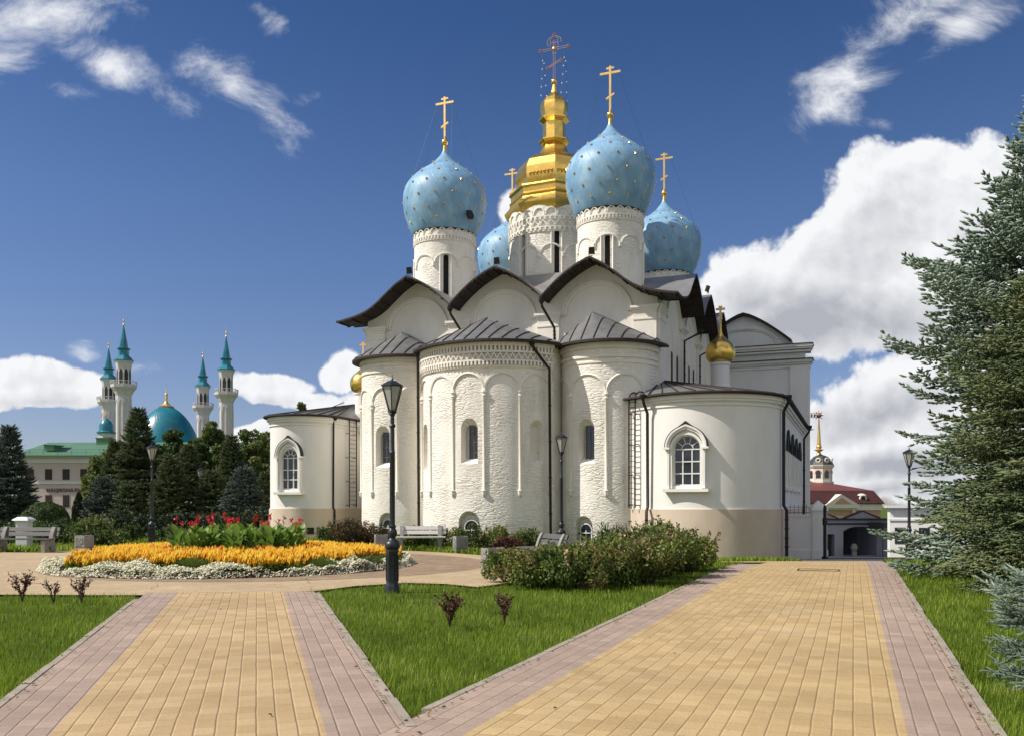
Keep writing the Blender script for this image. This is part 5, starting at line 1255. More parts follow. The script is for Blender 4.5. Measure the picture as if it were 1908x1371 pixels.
def addattr(o, vals):
    a = o.data.attributes.new('rnd', 'FLOAT', 'POINT'); a.data.foreach_set('value', vals.astype(np.float32))
def perp(D, rng):
    r_ = rng.normal(size=D.shape); r_ -= (r_*D).sum(1, keepdims=True)*D; return r_/np.linalg.norm(r_, axis=1, keepdims=True)
def brush(name, P, D, L, K, nl, nw, ang, m, parent, rng, val=None, core=0.):
    n = len(P); D = D/np.linalg.norm(D, axis=1, keepdims=True); A = perp(D, rng); B = np.cross(D, A)
    t = (np.arange(K)+.5)/K; t = np.broadcast_to(t, (n, K))+rng.uniform(-.5/K, .5/K, (n, K)); ph = np.arange(K)[None]*2.4+rng.uniform(0, 6.28, (n, 1))
    rad = A[:, None]*np.cos(ph)[..., None]+B[:, None]*np.sin(ph)[..., None]
    base = P[:, None]+D[:, None]*(L[:, None]*t)[..., None]; an = ang*(1-.45*t)
    d_ = D[:, None]*np.cos(an)[..., None]+rad*np.sin(an)[..., None]; tg = np.cross(np.broadcast_to(D[:, None], rad.shape), rad)
    ln = (nl*rng.uniform(.8, 1.15, (n, K)))[..., None]
    V = np.stack([base-tg*nw/2, base+tg*nw/2, base+d_*ln], 2).reshape(-1, 3); Fc = np.arange(len(V)).reshape(-1, 3)
    v = rng.uniform(0, 1, n) if val is None else val
    at_ = np.repeat(np.clip(v[:, None]+rng.normal(0, .1, (n, K)), 0, 1).ravel(), 3)
    if core:                                 # the solid heart of each shoot: a short ragged spindle
        ns = 5; rings = []
        for tt, rr in ((.12, .75), (.55, 1.), (.9, .6)):
            for i in range(ns):
                a = 2*pi*i/ns+tt*2; r_ = core*rr*rng.uniform(.7, 1.25, n); rings.append(P+D*(L*(tt+rng.uniform(-.06, .06, n)))[:, None]+(A*math.cos(a)+B*math.sin(a))*r_[:, None])
        rings = [P]+rings+[P+D*(L*1.12)[:, None]]; k = len(rings); W = np.stack(rings, 1).reshape(-1, 3); f = []
        for i in range(ns): j = (i+1) % ns; f += [(0, 1+j, 1+i), (1+i, 1+j, 1+ns+j), (1+i, 1+ns+j, 1+ns+i), (1+ns+i, 1+ns+j, 1+2*ns+j), (1+ns+i, 1+2*ns+j, 1+2*ns+i), (1+2*ns+i, 1+2*ns+j, k-1)]
        f = (np.array(f)[None]+(np.arange(n)*k)[:, None, None]).reshape(-1, 3)+len(V); V = np.concatenate([V, W]); Fc = np.concatenate([Fc, f])
        at_ = np.concatenate([at_, np.clip(np.repeat(v, k)+rng.normal(0, .12, n*k), 0, 1)])
    o = npmesh(name, V, Fc, m, parent); addattr(o, at_); return o

def spruce(x, y, h, prof, label, m, seed, step=.35, nb=6, sec=.24, ter=.13, sl=.22, K=18, nl=.05, nw=.009, ang=1.0, name='spruce', z=None, sweep=.25, twig=True, side=None, dens=1., grp=None, zmin=.15, core=0., lr=(.72, 1.12)):
    rng = np.random.default_rng(seed); z = HZ(x, y) if z is None else z
    e = empty(name, (x, y, z), 0, label, 'spruce tree', grp); tk = MB(); r0 = max(.05, h*.018)
    tk.tube([(0,0,-.2),(.01*h*.3,0,h*.3),(0,.01,h*.65),(0,0,h*.98)], [r0*1.2, r0*.8, r0*.45, .012], 8)
    P, D, L, Vv = [], [], [], []
    zs = []; zc = zmin
    while zc < h*.985: zs.append(zc); zc += step*(.65+.5*(1-zc/h))*rng.uniform(.8, 1.2)
    for zc in zs:
        f = zc/h; RL = np.interp(zc, prof[0], prof[1]); n = max(4, int(nb*(.65+.5*min(1, RL)))); a0 = rng.uniform(0, 6.28)
        for i in range(n):
            az = a0+2*pi*i/n+rng.normal(0, .22); Lb = RL*rng.uniform(*lr)
            if Lb < .06: continue
            if side is not None and math.cos(az-side) < -.35 and rng.random() < .75: continue
            e0 = (-.18+.75*f**1.3)+rng.normal(0, .07); droop = .30*(1-f)*min(1, Lb/2.); up = sweep*(1-.5*f)
            o2 = np.array([math.cos(az), math.sin(az), 0]); sd = np.array([-math.sin(az), math.cos(az), 0]); vb = rng.normal(.5, .16)
            def pt(t): return np.array([0, 0, zc])+o2*Lb*t+np.array([0, 0, 1])*Lb*(e0*t-droop*t*t+up*t**3)
            def tn(t): v = o2+np.array([0, 0, 1])*(e0-2*droop*t+3*up*t*t); return v/np.linalg.norm(v)
            if twig: tk.tube([pt(t) for t in (0, .33, .66, .97)], [.012+.012*Lb, .009+.008*Lb, .007+.003*Lb, .004], 4)
            ns = max(1, int(Lb/sec)); s_ = 1
            for k in range(ns+1):
                t = .12+.86*(k+rng.uniform(.2, .8))/(ns+1)
                for s_ in (-1, 1):
                    b = pt(t); ls = (Lb*(1-t)*.62+.14+.12*t)*rng.uniform(.7, 1.15); ls = min(ls, .9*Lb)
                    dv = tn(t)*.72+sd*s_*.75+np.array([0, 0, rng.normal(.02, .12)-.10*(1-f)]); dv /= np.linalg.norm(dv)
                    nt = max(1, int(ls/ter*dens)); sb = np.cross(dv, [0, 0, 1]); sb /= np.linalg.norm(sb)+1e-9
                    for q in range(nt):
                        tt = (q+rng.uniform(.2, .9))/nt; bb = b+dv*ls*tt; s3 = 1 if q % 2 else -1
                        dd = dv*.7+sb*s3*rng.uniform(.4, 1.)+np.array([0, 0, rng.uniform(-.15, .55)]); P.append(bb); D.append(dd); L.append(sl*rng.uniform(.6, 1.15)); Vv.append(vb+.22*(t-.5)+rng.normal(0, .1))
                    P.append(b+dv*ls*.85); D.append(dv+np.array([0,0,.1])); L.append(sl*rng.uniform(.8, 1.3)); Vv.append(vb+.2)
                if rng.random() < .8: P.append(pt(t)); D.append(tn(t)+np.array([0, 0, rng.uniform(.1, .7)])+sd*rng.normal(0, .2)); L.append(sl*rng.uniform(.7, 1.1)); Vv.append(vb)
            P.append(pt(.93)); D.append(tn(1.)); L.append(sl*1.25); Vv.append(vb+.25)
    for q in range(6): P.append(np.array([0, 0, h*.9+q*h*.015])); D.append(np.array([rng.normal(0,.35), rng.normal(0,.35), 1.])); L.append(sl*1.2); Vv.append(.6)
    tk.build('trunk', M_bark, e, 60)
    brush('crown', np.array(P), np.array(D), np.array(L), K, nl, nw, ang, m, e, rng, np.clip(np.array(Vv), 0, 1), core); return e

def leaves(name, C, size, m, parent, rng, val=None, nrm=None, aspect=.55, jit=.6):
    n = len(C); N_ = rng.normal(size=(n, 3)) if nrm is None else nrm+rng.normal(size=(n, 3))*jit
    N_ /= np.linalg.norm(N_, axis=1, keepdims=True); A = perp(N_, rng); B = np.cross(N_, A)
    s = (size*rng.uniform(.65, 1.25, n))[:, None]; fold = N_*s*.22
    V = np.stack([C-A*s, C+B*s*aspect+fold, C+A*s, C-B*s*aspect+fold], 1).reshape(-1, 3)
    Fc = (np.arange(n)[:, None]*4+np.array([[0, 1, 2, 3]])).astype(int)
    o = npmesh(name, V, Fc, m, parent); v = rng.uniform(0, 1, n) if val is None else val
    addattr(o, np.repeat(np.clip(v, 0, 1), 4)); return o

def leafy_tree(x, y, h, r, label, m, seed, n=9000, size=.14, z=None, drooping=False, grp=None, cz=.62, hz=.40, name='leafy_tree'):
    rng = np.random.default_rng(seed); z = HZ(x, y) if z is None else z; e = empty(name, (x, y, z), 0, label, 'tree', grp)
    tk = MB(); r0 = h*.014+.05; tk.tube([(0,0,-.2),(.05,0,h*.25),(-.05,.05,h*.5),(0,0,h*.85)], [r0*1.25, r0, r0*.65, .02], 8)
    cl = []
    nc = 64
    for i in range(nc):
        u = rng.normal(size=3); u /= np.linalg.norm(u); k = rng.uniform(.35, 1.)**.5; wz = h*cz+u[2]*h*hz*k; wr = r*(1-.45*max(0, (wz/h-cz)/.4)); p = np.array([u[0]*wr*k, u[1]*wr*k, wz]); cl.append((p, r*rng.uniform(.15, .31)))
        s_ = np.array([0, 0, max(h*.18, p[2]-np.linalg.norm(p[:2])*1.1)]); tk.tube([s_, s_*.5+p*.5+np.array([0,0,.1]), p], [r0*.35, r0*.22, .012], 4)
    C, Vv = [], []
    for p, rr in cl:
        k = max(20, int(n/nc*(rr/(r*.235))**2)); q = rng.normal(size=(k, 3)); q /= np.linalg.norm(q, axis=1, keepdims=True); q *= (rng.uniform(.2, 1, k)**.4)[:, None]*rr; q[:, 2] *= .8
        if drooping: q[:, 2] -= np.abs(rng.normal(0, .55, k))*rr*1.3
        C.append(p+q); Vv.append(rng.normal(.5, .1)+rng.normal(0, .18, k))
    tk.build('trunk', M_bark, e, 60); leaves('crown', np.concatenate(C), size, m, e, rng, np.concatenate(Vv)); return e

def shrub(x, y, r, h, label, m, seed, n=1800, size=.05, name='shrub', grp=None, cat='shrub', lumps=16, z=None, twigs=14, top=None, ry=None, rz=0.):
    rng = np.random.default_rng(seed); z = HZ(x, y) if z is None else z; e = empty(name, (x, y, z), rz, label, cat, grp); ry = ry or r
    C, Vv = [], []; tw = MB()
    for i in range(lumps):
        a = rng.uniform(0, 6.28); k = rng.uniform(0, 1)**.5*.78; p = np.array([math.cos(a)*r*k, math.sin(a)*ry*k, h*rng.uniform(.28, .80)*(1-.35*k*k)]); rr = min(r, ry)*rng.uniform(.26, .44)
        c = int(n/lumps); q = rng.normal(size=(c, 3)); q /= np.linalg.norm(q, axis=1, keepdims=True); q *= (rng.uniform(.1, 1, c)**.45)[:, None]*rr; C.append(p+q); Vv.append(rng.uniform(.12, .85)+rng.normal(0, .16, c))
        tw.tube([(p[0]*.25, p[1]*.25, 0), (p[0]*.7, p[1]*.7, p[2]*.6), tuple(p)], [.014, .010, .005], 4)
    for i in range(twigs):                   # shoots standing out of the outline
        a = rng.uniform(0, 6.28); k = rng.uniform(.1, .95); b = np.array([math.cos(a)*r*k, math.sin(a)*ry*k, h*.55*(1-.3*k)]); d_ = np.array([math.cos(a)*.4*k, math.sin(a)*.4*k, 1.])*rng.uniform(.25, .5)*h
        tw.tube([b*.8, b+d_], [.008, .003], 3); t = rng.uniform(.2, 1, 26); C.append(b+d_*t[:, None]+rng.normal(0, .028, (26, 3))); Vv.append(np.full(26, rng.uniform(.2, .95))+rng.normal(0, .12, 26))
    C = np.concatenate(C); Vv = np.concatenate(Vv); k = C[:, 2] > .03; tw.build('stems', M_bark, e)
    leaves('foliage', C[k], size, m, e, rng, Vv[k]); return e

# --- the two big spruces at the right edge, and a young one
spruce(12.25, 20.6, 11.2, ([0,.3,1.3,2.0,2.6,3.2,4.2,5.6,7.2,7.8,8.8,9.6,10.4,11.2], [2.8,3.15,3.25,3.1,2.8,2.45,2.85,3.0,2.6,1.4,.95,.55,.3,.05]), 'large blue spruce with silvery needles reaching far up at the right edge', M_blue, 11, step=.43, nb=9, sec=.20, ter=.115, sl=.155, K=16, nl=.046, nw=.010, ang=1.2, core=.030, lr=(.6, 1.16), name='blue_spruce', sweep=.34, zmin=.2)
spruce(10.55, 16.7, 6.8, ([0,.3,1.5,3,4.2,5.2,6.6], [1.9,2.35,2.4,2.2,1.85,1.2,.05]), 'broad olive-green spruce in front of the tall blue one', M_olive, 12, step=.30, nb=10, sec=.17, ter=.095, sl=.13, K=16, nl=.038, nw=.009, ang=1.15, core=.021, name='olive_spruce', sweep=.15, zmin=.22)
spruce(5.22, 8.2, .98, ([0,.1,.3,.45,.6,.75,.98], [.5,.56,.48,.50,.64,.42,.04]), 'young low blue spruce in the grass at the right edge', M_blue, 13, step=.17, nb=10, sec=.07, ter=.042, sl=.10, K=40, nl=.028, nw=.0045, core=.009, name='young_spruce', sweep=.2, zmin=.08)

# --- conifers and trees on the left, in front of the far buildings
LT = 'trees massed behind the garden on the left'
def fs(px, top, hw, Y, label, m, seed, **k):
    x, y = at(px, Y); h = zz(top, Y); r = hw*Y/F; f = Y/60.
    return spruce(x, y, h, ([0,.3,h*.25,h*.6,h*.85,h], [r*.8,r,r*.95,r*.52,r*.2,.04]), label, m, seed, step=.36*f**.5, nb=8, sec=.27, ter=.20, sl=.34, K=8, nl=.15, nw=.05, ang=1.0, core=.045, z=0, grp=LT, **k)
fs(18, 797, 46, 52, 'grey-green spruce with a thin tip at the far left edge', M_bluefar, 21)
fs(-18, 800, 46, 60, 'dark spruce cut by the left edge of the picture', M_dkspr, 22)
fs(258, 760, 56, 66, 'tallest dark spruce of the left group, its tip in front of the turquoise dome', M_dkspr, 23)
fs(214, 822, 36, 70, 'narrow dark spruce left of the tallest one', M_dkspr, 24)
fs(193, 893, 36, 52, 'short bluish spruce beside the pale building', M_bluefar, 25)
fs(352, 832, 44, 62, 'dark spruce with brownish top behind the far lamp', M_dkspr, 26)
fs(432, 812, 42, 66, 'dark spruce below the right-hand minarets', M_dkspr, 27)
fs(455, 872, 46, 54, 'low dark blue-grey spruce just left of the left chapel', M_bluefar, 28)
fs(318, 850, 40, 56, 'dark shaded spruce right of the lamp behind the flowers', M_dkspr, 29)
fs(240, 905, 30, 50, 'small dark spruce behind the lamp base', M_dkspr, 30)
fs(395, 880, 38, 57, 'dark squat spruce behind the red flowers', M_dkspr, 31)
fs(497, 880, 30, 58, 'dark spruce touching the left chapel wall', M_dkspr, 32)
def ft(px, top, hw, Y, label, m, seed, **k):
    x, y = at(px, Y); h = zz(top, Y); return leafy_tree(x, y, h, hw*Y/F, label, m, seed, z=0, grp=LT, size=.115*Y/60, **k)
ft(193, 838, 36, 74, 'weeping yellow-green birch in front of the pale building', M_birch, 41, drooping=True, n=7000)
ft(330, 800, 42, 76, 'round green tree in front of the turquoise dome', M_dark, 42)
ft(398, 786, 40, 78, 'light green birch in front of the far minaret', M_birch, 43)
ft(365, 815, 34, 74, 'leafy tree between the dome and the right minarets', M_dark, 44)
ft(468, 802, 42, 76, 'light green tree right of the tallest right-hand minaret', M_birch, 45)
ft(500, 798, 38, 80, 'leafy tree half hidden by the left chapel', M_birch, 46)
ft(285, 830, 36, 78, 'dark leafy tree at the foot of the dome', M_dark, 47)
ft(440, 850, 44, 70, 'dark leafy tree low in the left group', M_dark, 48)
ft(563, 752, 30, 62, 'treetop showing just above the left chapel roof', M_birch, 49, n=5000)
# clipped dome, thuja, shrubs in shade
x, y = at(85, 46); rng = np.random.default_rng(5); q = rng.normal(size=(9000, 3)); q[:, 2] = np.abs(q[:, 2]); q /= np.linalg.norm(q, axis=1, keepdims=True)
e = empty('clipped_tree', (x, y, 0), 0, 'dense round-topped clipped tree behind the left bench', 'tree'); m = MB(); m.tube([(0,0,-.1),(0,0,1.0)], .09, 7); m.build('trunk', M_bark, e)
bump = 1+.05*np.sin(q[:, 0]*9)*np.cos(q[:, 1]*8)
leaves('crown', np.concatenate([(q*bump[:, None])*[1.2, 1.2, 1.2], q[:2000]*.8])*rng.uniform(.93, 1.02, (11000, 1))+[0, 0, .62], .055, M_dark, e, rng, nrm=np.concatenate([q, q[:2000]]))
x, y = at(147, 62); rng = np.random.default_rng(6); n = 7000; t = rng.uniform(0, 1, n); a = rng.uniform(0, 6.28, n); rr = (.42*np.minimum(1, (1-t)*2.2)**.7)*rng.uniform(.75, 1.05, n)
e = empty('thuja', (x, y, 0), 0, 'narrow dark columnar thuja beside the pale building', 'thuja'); m = MB(); m.tube([(0,0,-.1),(0,0,1.5)], .06, 6); m.build('trunk', M_bark, e)
leaves('crown', np.stack([np.cos(a)*rr, np.sin(a)*rr, .15+t*2.4], 1), .08, M_thuja, e, rng)
HG = 'shaded shrubs behind the left bench'
for i, (px, r, h) in enumerate(((-30, 1.2, 1.15), (20, 1.1, .95), (70, 1.1, 1.05), (118, 1.0, 1.0), (160, 1.0, 1.05))):
    x, y = at(px, 37.5+.5*(i % 2)); shrub(x, y, r, h, 'dense dark green shrub in the shaded hedge behind the left bench', M_dark, 60+i, 2400, .07, grp=HG, twigs=6)
DG = 'dark undergrowth under the left conifers'
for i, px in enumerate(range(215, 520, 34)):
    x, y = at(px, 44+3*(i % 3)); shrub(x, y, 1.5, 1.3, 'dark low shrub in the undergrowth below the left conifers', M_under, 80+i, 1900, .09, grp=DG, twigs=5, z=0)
shrub(*at(178, 35.5), .95, 1.25, 'yellow-green leafy shrub just right of the left bin', M_barbgreen, 70, 2600, .06)
shrub(*at(212, 35), .7, .75, 'low olive shrub in front of the conifers near the left lamp', M_barbgreen, 71, 1500, .055)
shrub(*at(247, 38.5), .45, .95, 'small upright dark shrub just left of the lamp behind the flowers', M_dark, 72, 1200, .05)
shrub(*at(322, 38), .8, .8, 'low dark shrub right of the lamp behind the flowers', M_dark, 73, 1500, .06)
# shrubs below the apses
shrub(*at(612, 36.5), .55, .85, 'feathery dark green juniper at the left end of the apse shrubs', M_dark, 50, 1500, .045)
shrub(*at(655, 35.2), 1.0, 1.12, 'russet barberry mound in front of the left chapel corner', M_barbred, 51, 3600, .05)
shrub(*at(695, 35.4), .75, 1.0, 'russet-green shrub behind the middle bin', M_barbred, 52, 2200, .05)
shrub(*at(762, 34.6), .9, .8, 'dull green shrub behind the pale slatted bench', M_barb, 53, 2400, .05)
shrub(*at(815, 34.6), .9, .85, 'green shrub behind the right end of the pale bench', M_barbgreen, 54, 2400, .05)
shrub(*at(880, 33.6), .85, .98, 'green bush right of the bin beside the pale bench', M_barbgreen, 55, 2800, .05)
shrub(*at(928, 33.4), .85, .95, 'green and russet bush below the middle apse', M_barb, 56, 2800, .05)
shrub(*at(980, 33.2), .8, .95, 'dark green bush behind the sideways bench', M_barbgreen, 57, 2400, .05)
shrub(*at(948, 31.4), .6, .58, 'dull purple low barberry left of the sideways bench', M_purple, 58, 1800, .045)
# the big bushes between the two paths
BG = 'big barberry bushes between the two paths'
for i, (x, y, r, h, mm, lab, top) in enumerate((
    (-.05, 18.9, .62, .78, M_barb, 'low russet-tipped bush at the left end of the big clump', 0),
    (.55, 18.0, .70, .80, M_barb, 'leafy bush with pale seed heads next to the left end of the clump', 0),
    (1.15, 19.4, .85, .72, M_barbgreen, 'yellow-green bush just in front of the sideways bench', 0),
    (1.25, 17.6, .80, .92, M_barb, 'front bush of the clump behind the thin sapling', 0),
    (2.05, 18.6, .90, 1.12, M_barb, 'mixed green and russet bush in the middle of the clump', 0),
    (2.85, 18.7, .85, 1.05, M_barb, 'russet-shadowed bush right of the middle of the clump', 0),
    (2.6, 20.6, .95, 1.2, M_barbgreen, 'green bush at the back of the clump below the right apse', 0),
    (3.45, 20.3, .95, 1.22, M_barb, 'spreading bush with yellow leaves in the right half of the clump', 0),
    (3.75, 22.3, .85, 1.36, M_barbgreen, 'tallest light green bush with loose shoots at the back of the clump', 1),
    (4.25, 22.0, .85, 1.12, M_barb, 'red-leaved bush near the right end of the clump', 0),
    (4.7, 23.3, .60, .85, M_barb, 'low russet bush at the right end of the clump', 0))):
    shrub(x, y, r, h, lab, mm, 100+i, 4600, .043, grp=BG, twigs=(30 if h > .75 else 12) if not top else 60, lumps=24)
rng = np.random.default_rng(8); x, y = at(1135, 21.3); gr = MB()
for i in range(60):
    a = rng.uniform(0, 6.28); l = rng.uniform(.5, .85); ln = rng.uniform(.1, .5); b = Vector((rng.normal(0,.12), rng.normal(0,.12), .55)); d_ = Vector((math.cos(a)*ln, math.sin(a)*ln, 0))
    sd = Vector((-math.sin(a), math.cos(a), 0))*.012; pts = [b, b+d_*.4+Vector((0,0,l*.6)), b+d_*1.1+Vector((0,0,l*.85)), b+d_*1.7+Vector((0,0,l*.72))]
    gr.add([pts[0]-sd, pts[0]+sd, pts[1]-sd, pts[1]+sd, pts[2]-sd*.7, pts[2]+sd*.7, pts[3]], [(0,1,3,2),(2,3,5,4),(4,5,6)])
tag(gr.build('ornamental_grass', M_barbgreen, loc=(x, y, HZ(x, y))), 'tuft of tall arching grass rising behind the big bushes', 'grass tuft')
# young barberry saplings in the lawns
def sapling(x, y, h, label, seed, spread=.2, n=220, bare=0.):
    rng = np.random.default_rng(seed); e = empty('barberry_sapling', (x, y, HZ(x, y)), 0, label, 'sapling', 'young purple barberries in the lawns'); tw = MB(); C = []
    for i in range(9):
        a = rng.uniform(0, 6.28); d_ = np.array([math.cos(a)*spread*rng.uniform(.3, 1), math.sin(a)*spread*rng.uniform(.3, 1), h*rng.uniform(.6, 1)]); m_ = d_*.5+np.array([d_[0]*-.2, d_[1]*-.2, .03])
        tw.tube([(0,0,0), tuple(m_), tuple(d_)], [.008, .006, .003], 4)
        for k in range(2):
            b = m_+(d_-m_)*rng.uniform(0, .6); t = b+np.array([rng.normal(0,.09), rng.normal(0,.09), rng.uniform(.02,.14)])*h/.45; tw.tube([tuple(b), tuple(t)], [.004, .002], 3); kk = int(n/30); C.append(b+(t-b)*rng.uniform(.1, 1, (kk, 1))+rng.normal(0, .012, (kk, 3)))
        kk = int(n/14); t = rng.uniform(.25+bare*.3, 1, (kk, 1)); C.append(np.where(t < .5, m_*t*2, m_+(d_-m_)*(t*2-1))+rng.normal(0, .016, (kk, 3)))
    tw.build('stems', M_bark, e); leaves('foliage', np.concatenate(C), .021, M_purple, e, rng)
sapling(*G(42, 1122), .52, 'dense purple barberry sapling, leftmost in the left lawn', 1, .24, 420)
sapling(*G(100, 1126), .46, 'thin almost bare sapling, middle of the three in the left lawn', 2, .2, 90, 1.)
sapling(*G(152, 1123), .50, 'spreading purple sapling, rightmost of the three in the left lawn', 3, .28, 240)
sapling(*G(838, 1170), .54, 'dense upright purple sapling alone in the middle lawn', 4, .17, 520)
sapling(*G(940, 1163), .46, 'thin purple sapling just in front of the big bushes', 5, .17, 260)

# ------------------------------------------------------------------ flower bed
bx, by = BED; rng = np.random.default_rng(77)
so_ = MB(); so_.lathe([(BEDR,.0),(BEDR-.1,.07),(3.5,.13),(1.9,.2),(.01,.24)], 64, (0,0,0)); o = so_.build('flower_bed_soil', M_soil, loc=(bx, by, .015), smooth=50); o['kind'] = 'structure'
def bedz(r): return .015+np.interp(r, [0, 1.9, 3.5, BEDR-.1, BEDR], [.24, .2, .13, .07, 0])
def scatter(name, tV, tF, tM, pos, rot, sc, mats, rnd):
    n, k = len(pos), len(tV); c, s = np.cos(rot)[:, None], np.sin(rot)[:, None]; T = tV[None]*sc[:, None, None] if sc.ndim == 1 else tV[None]*sc[:, None, :]
    V = np.stack([T[..., 0]*c-T[..., 1]*s, T[..., 0]*s+T[..., 1]*c, T[..., 2]], -1)+pos[:, None]
    Fc = (tF[None]+(np.arange(n)*k)[:, None, None]).reshape(-1, 3); o = npmesh(name, V.reshape(-1, 3), Fc, mats, mi=np.tile(tM, n)); addattr(o, np.repeat(rnd, k)); return o
M_plume = attrmat('orange_yellow_plumes', [(0, (.76, .33, .018)), (.35, (.86, .50, .03)), (.8, (.92, .64, .07)), (1, (.62, .07, .015))], .25, .8)
M_flleaf = attrmat('bedding_leaves', [(0, (.06, .11, .015)), (.5, (.12, .19, .03)), (1, (.22, .26, .05))], .35)
tv, tf, tm = [], [], []
def addt(vs, fs, mi): o_ = len(tv); tv.extend(vs); tf.extend([tuple(i+o_ for i in f) for f in fs]); tm.extend([mi]*len(fs))
rt = random.Random(9)
for k in range(9):                           # feathery plume: one tall and several side spikes
    a = k*2.4; ln = .25 if k == 0 else rt.uniform(.09, .17); t = 0 if k == 0 else rt.uniform(.25, .6); b = Vector((.015*math.cos(a)*(k > 0), .015*math.sin(a)*(k > 0), .16+.02*k*(k > 0)*.6)); d_ = Vector((math.cos(a)*t*.55, math.sin(a)*t*.55, 1)).normalized()
    x_ = d_.orthogonal().normalized(); y_ = d_.cross(x_); w = .0165; mid = b+d_*ln*.45; tip = b+d_*ln
    vs = [b]+[mid+(x_*math.cos(2*pi*i/4)+y_*math.sin(2*pi*i/4))*w for i in range(4)]+[tip]
    addt([tuple(v) for v in vs], [(0, 1+(i+1)%4, 1+i) for i in range(4)]+[(5, 1+i, 1+(i+1)%4) for i in range(4)], 0)
for k in range(9):
    a = k*2.4+.5; z0 = .03+.016*k; r_ = .1; addt([(0,0,z0), (math.cos(a-.35)*r_*.6, math.sin(a-.35)*r_*.6, z0+.05), (math.cos(a)*r_, math.sin(a)*r_, z0+.035), (math.cos(a+.35)*r_*.6, math.sin(a+.35)*r_*.6, z0+.05)], [(0,1,2),(0,2,3)], 1)
tv, tf, tm = np.array(tv, float), np.array(tf), np.array(tm)
def edge(th): return 4.12+.42*np.sin(5*th+.6)+.28*np.sin(11*th+1.)    # scalloped border between the yellow and the white
n = 5200; r = np.sqrt(rng.uniform(1.5**2, 4.5**2, n)); th = rng.uniform(0, 6.283, n)
p = np.stack([bx+r*np.cos(th), by+r*np.sin(th)], 1)
mounds = [(.0, -3.55), (-2.9, -2.75), (3.0, -3.05), (3.95, -1.9), (-3.9, -.9), (4.25, -.8)]
k = r < edge(th)
for mx, my in mounds: k &= np.hypot(r*np.cos(th)-mx, r*np.sin(th)-my) > .42
r, th, p = r[k], th[k], p[k]
red = (np.abs(r-2.0) < .3) & (rng.uniform(size=len(r)) < .45)
rn = np.where(red, rng.uniform(.93, 1., len(r)), rng.uniform(0, .85, len(r)))
fl = scatter('yellow_bedding_flowers', tv, tf, tm, np.column_stack([p, bedz(r)-.02]), rng.uniform(0, 6.28, len(r)), np.column_stack([rng.uniform(.85, 1.1, len(r))]*2+[rng.uniform(.75, 1.15, len(r))]), [M_plume, M_flleaf], rn)
fl['kind'] = 'stuff'; tag(fl, 'mass of feathery orange and yellow bedding flowers filling the round bed', 'flowers')
n = 60000; r = np.sqrt(rng.uniform(3.1**2, (BEDR+.05)**2, n)); th = rng.uniform(0, 6.283, n); k = (r > edge(th)-.02)
for mx, my in mounds: k &= np.hypot(r*np.cos(th)-mx, r*np.sin(th)-my) > .40
k &= ((th > 3.0) | (th < .5) | (rng.uniform(size=n) < .3)); r, th = r[k], th[k]
hz_ = .13+.07*np.sin(th*31+r*5)*np.cos(r*9+th*3)+.05*np.sin(th*9); hz_ *= np.clip((BEDR+.08-r)/.22, 0, 1)
C = np.column_stack([bx+r*np.cos(th), by+r*np.sin(th), bedz(r)+np.clip(hz_, 0.01, 1)*rng.uniform(.8, 1.1, len(r))])
M_white = attrmat('white_alyssum', [(0, (.16, .20, .05)), (.2, (.22, .26, .08)), (.24, (.74, .70, .52)), (1, (.90, .87, .72))], .4)
o = leaves('white_edging_flowers', C, .029, M_white, None, rng, rng.uniform(0, 1, len(C)), nrm=np.tile([[-.45, -.45, 1.]], (len(C), 1)), aspect=.8, jit=.32); o['kind'] = 'stuff'; tag(o, 'carpet of tiny white flowers edging the round bed', 'flowers')
for i, (mx, my) in enumerate(mounds):
    q = rng.normal(size=(900, 3)); q[:, 2] = np.abs(q[:, 2]); q /= np.linalg.norm(q, axis=1, keepdims=True)
    e = empty('mound_plant', (bx+mx, by+my, bedz(math.hypot(mx, my))), 0, ('fine green mound plant in the middle front of the flower bed', 'fine green mound plant left of the front centre of the bed', 'fine green mound plant right of the front centre of the bed', 'dark green mound plant just left of the tall lamp', 'fine green mound plant at the left end of the bed', 'green mound plant at the right end of the bed behind the lamp')[i], 'bedding plant', 'green mound plants in the flower bed')
    brush('foliage', q*[.28, .28, .14], q+[0, 0, .8], np.full(900, .12), 5, .05, .008, .6, M_flleaf if i != 3 else M_barbgreen, e, rng)
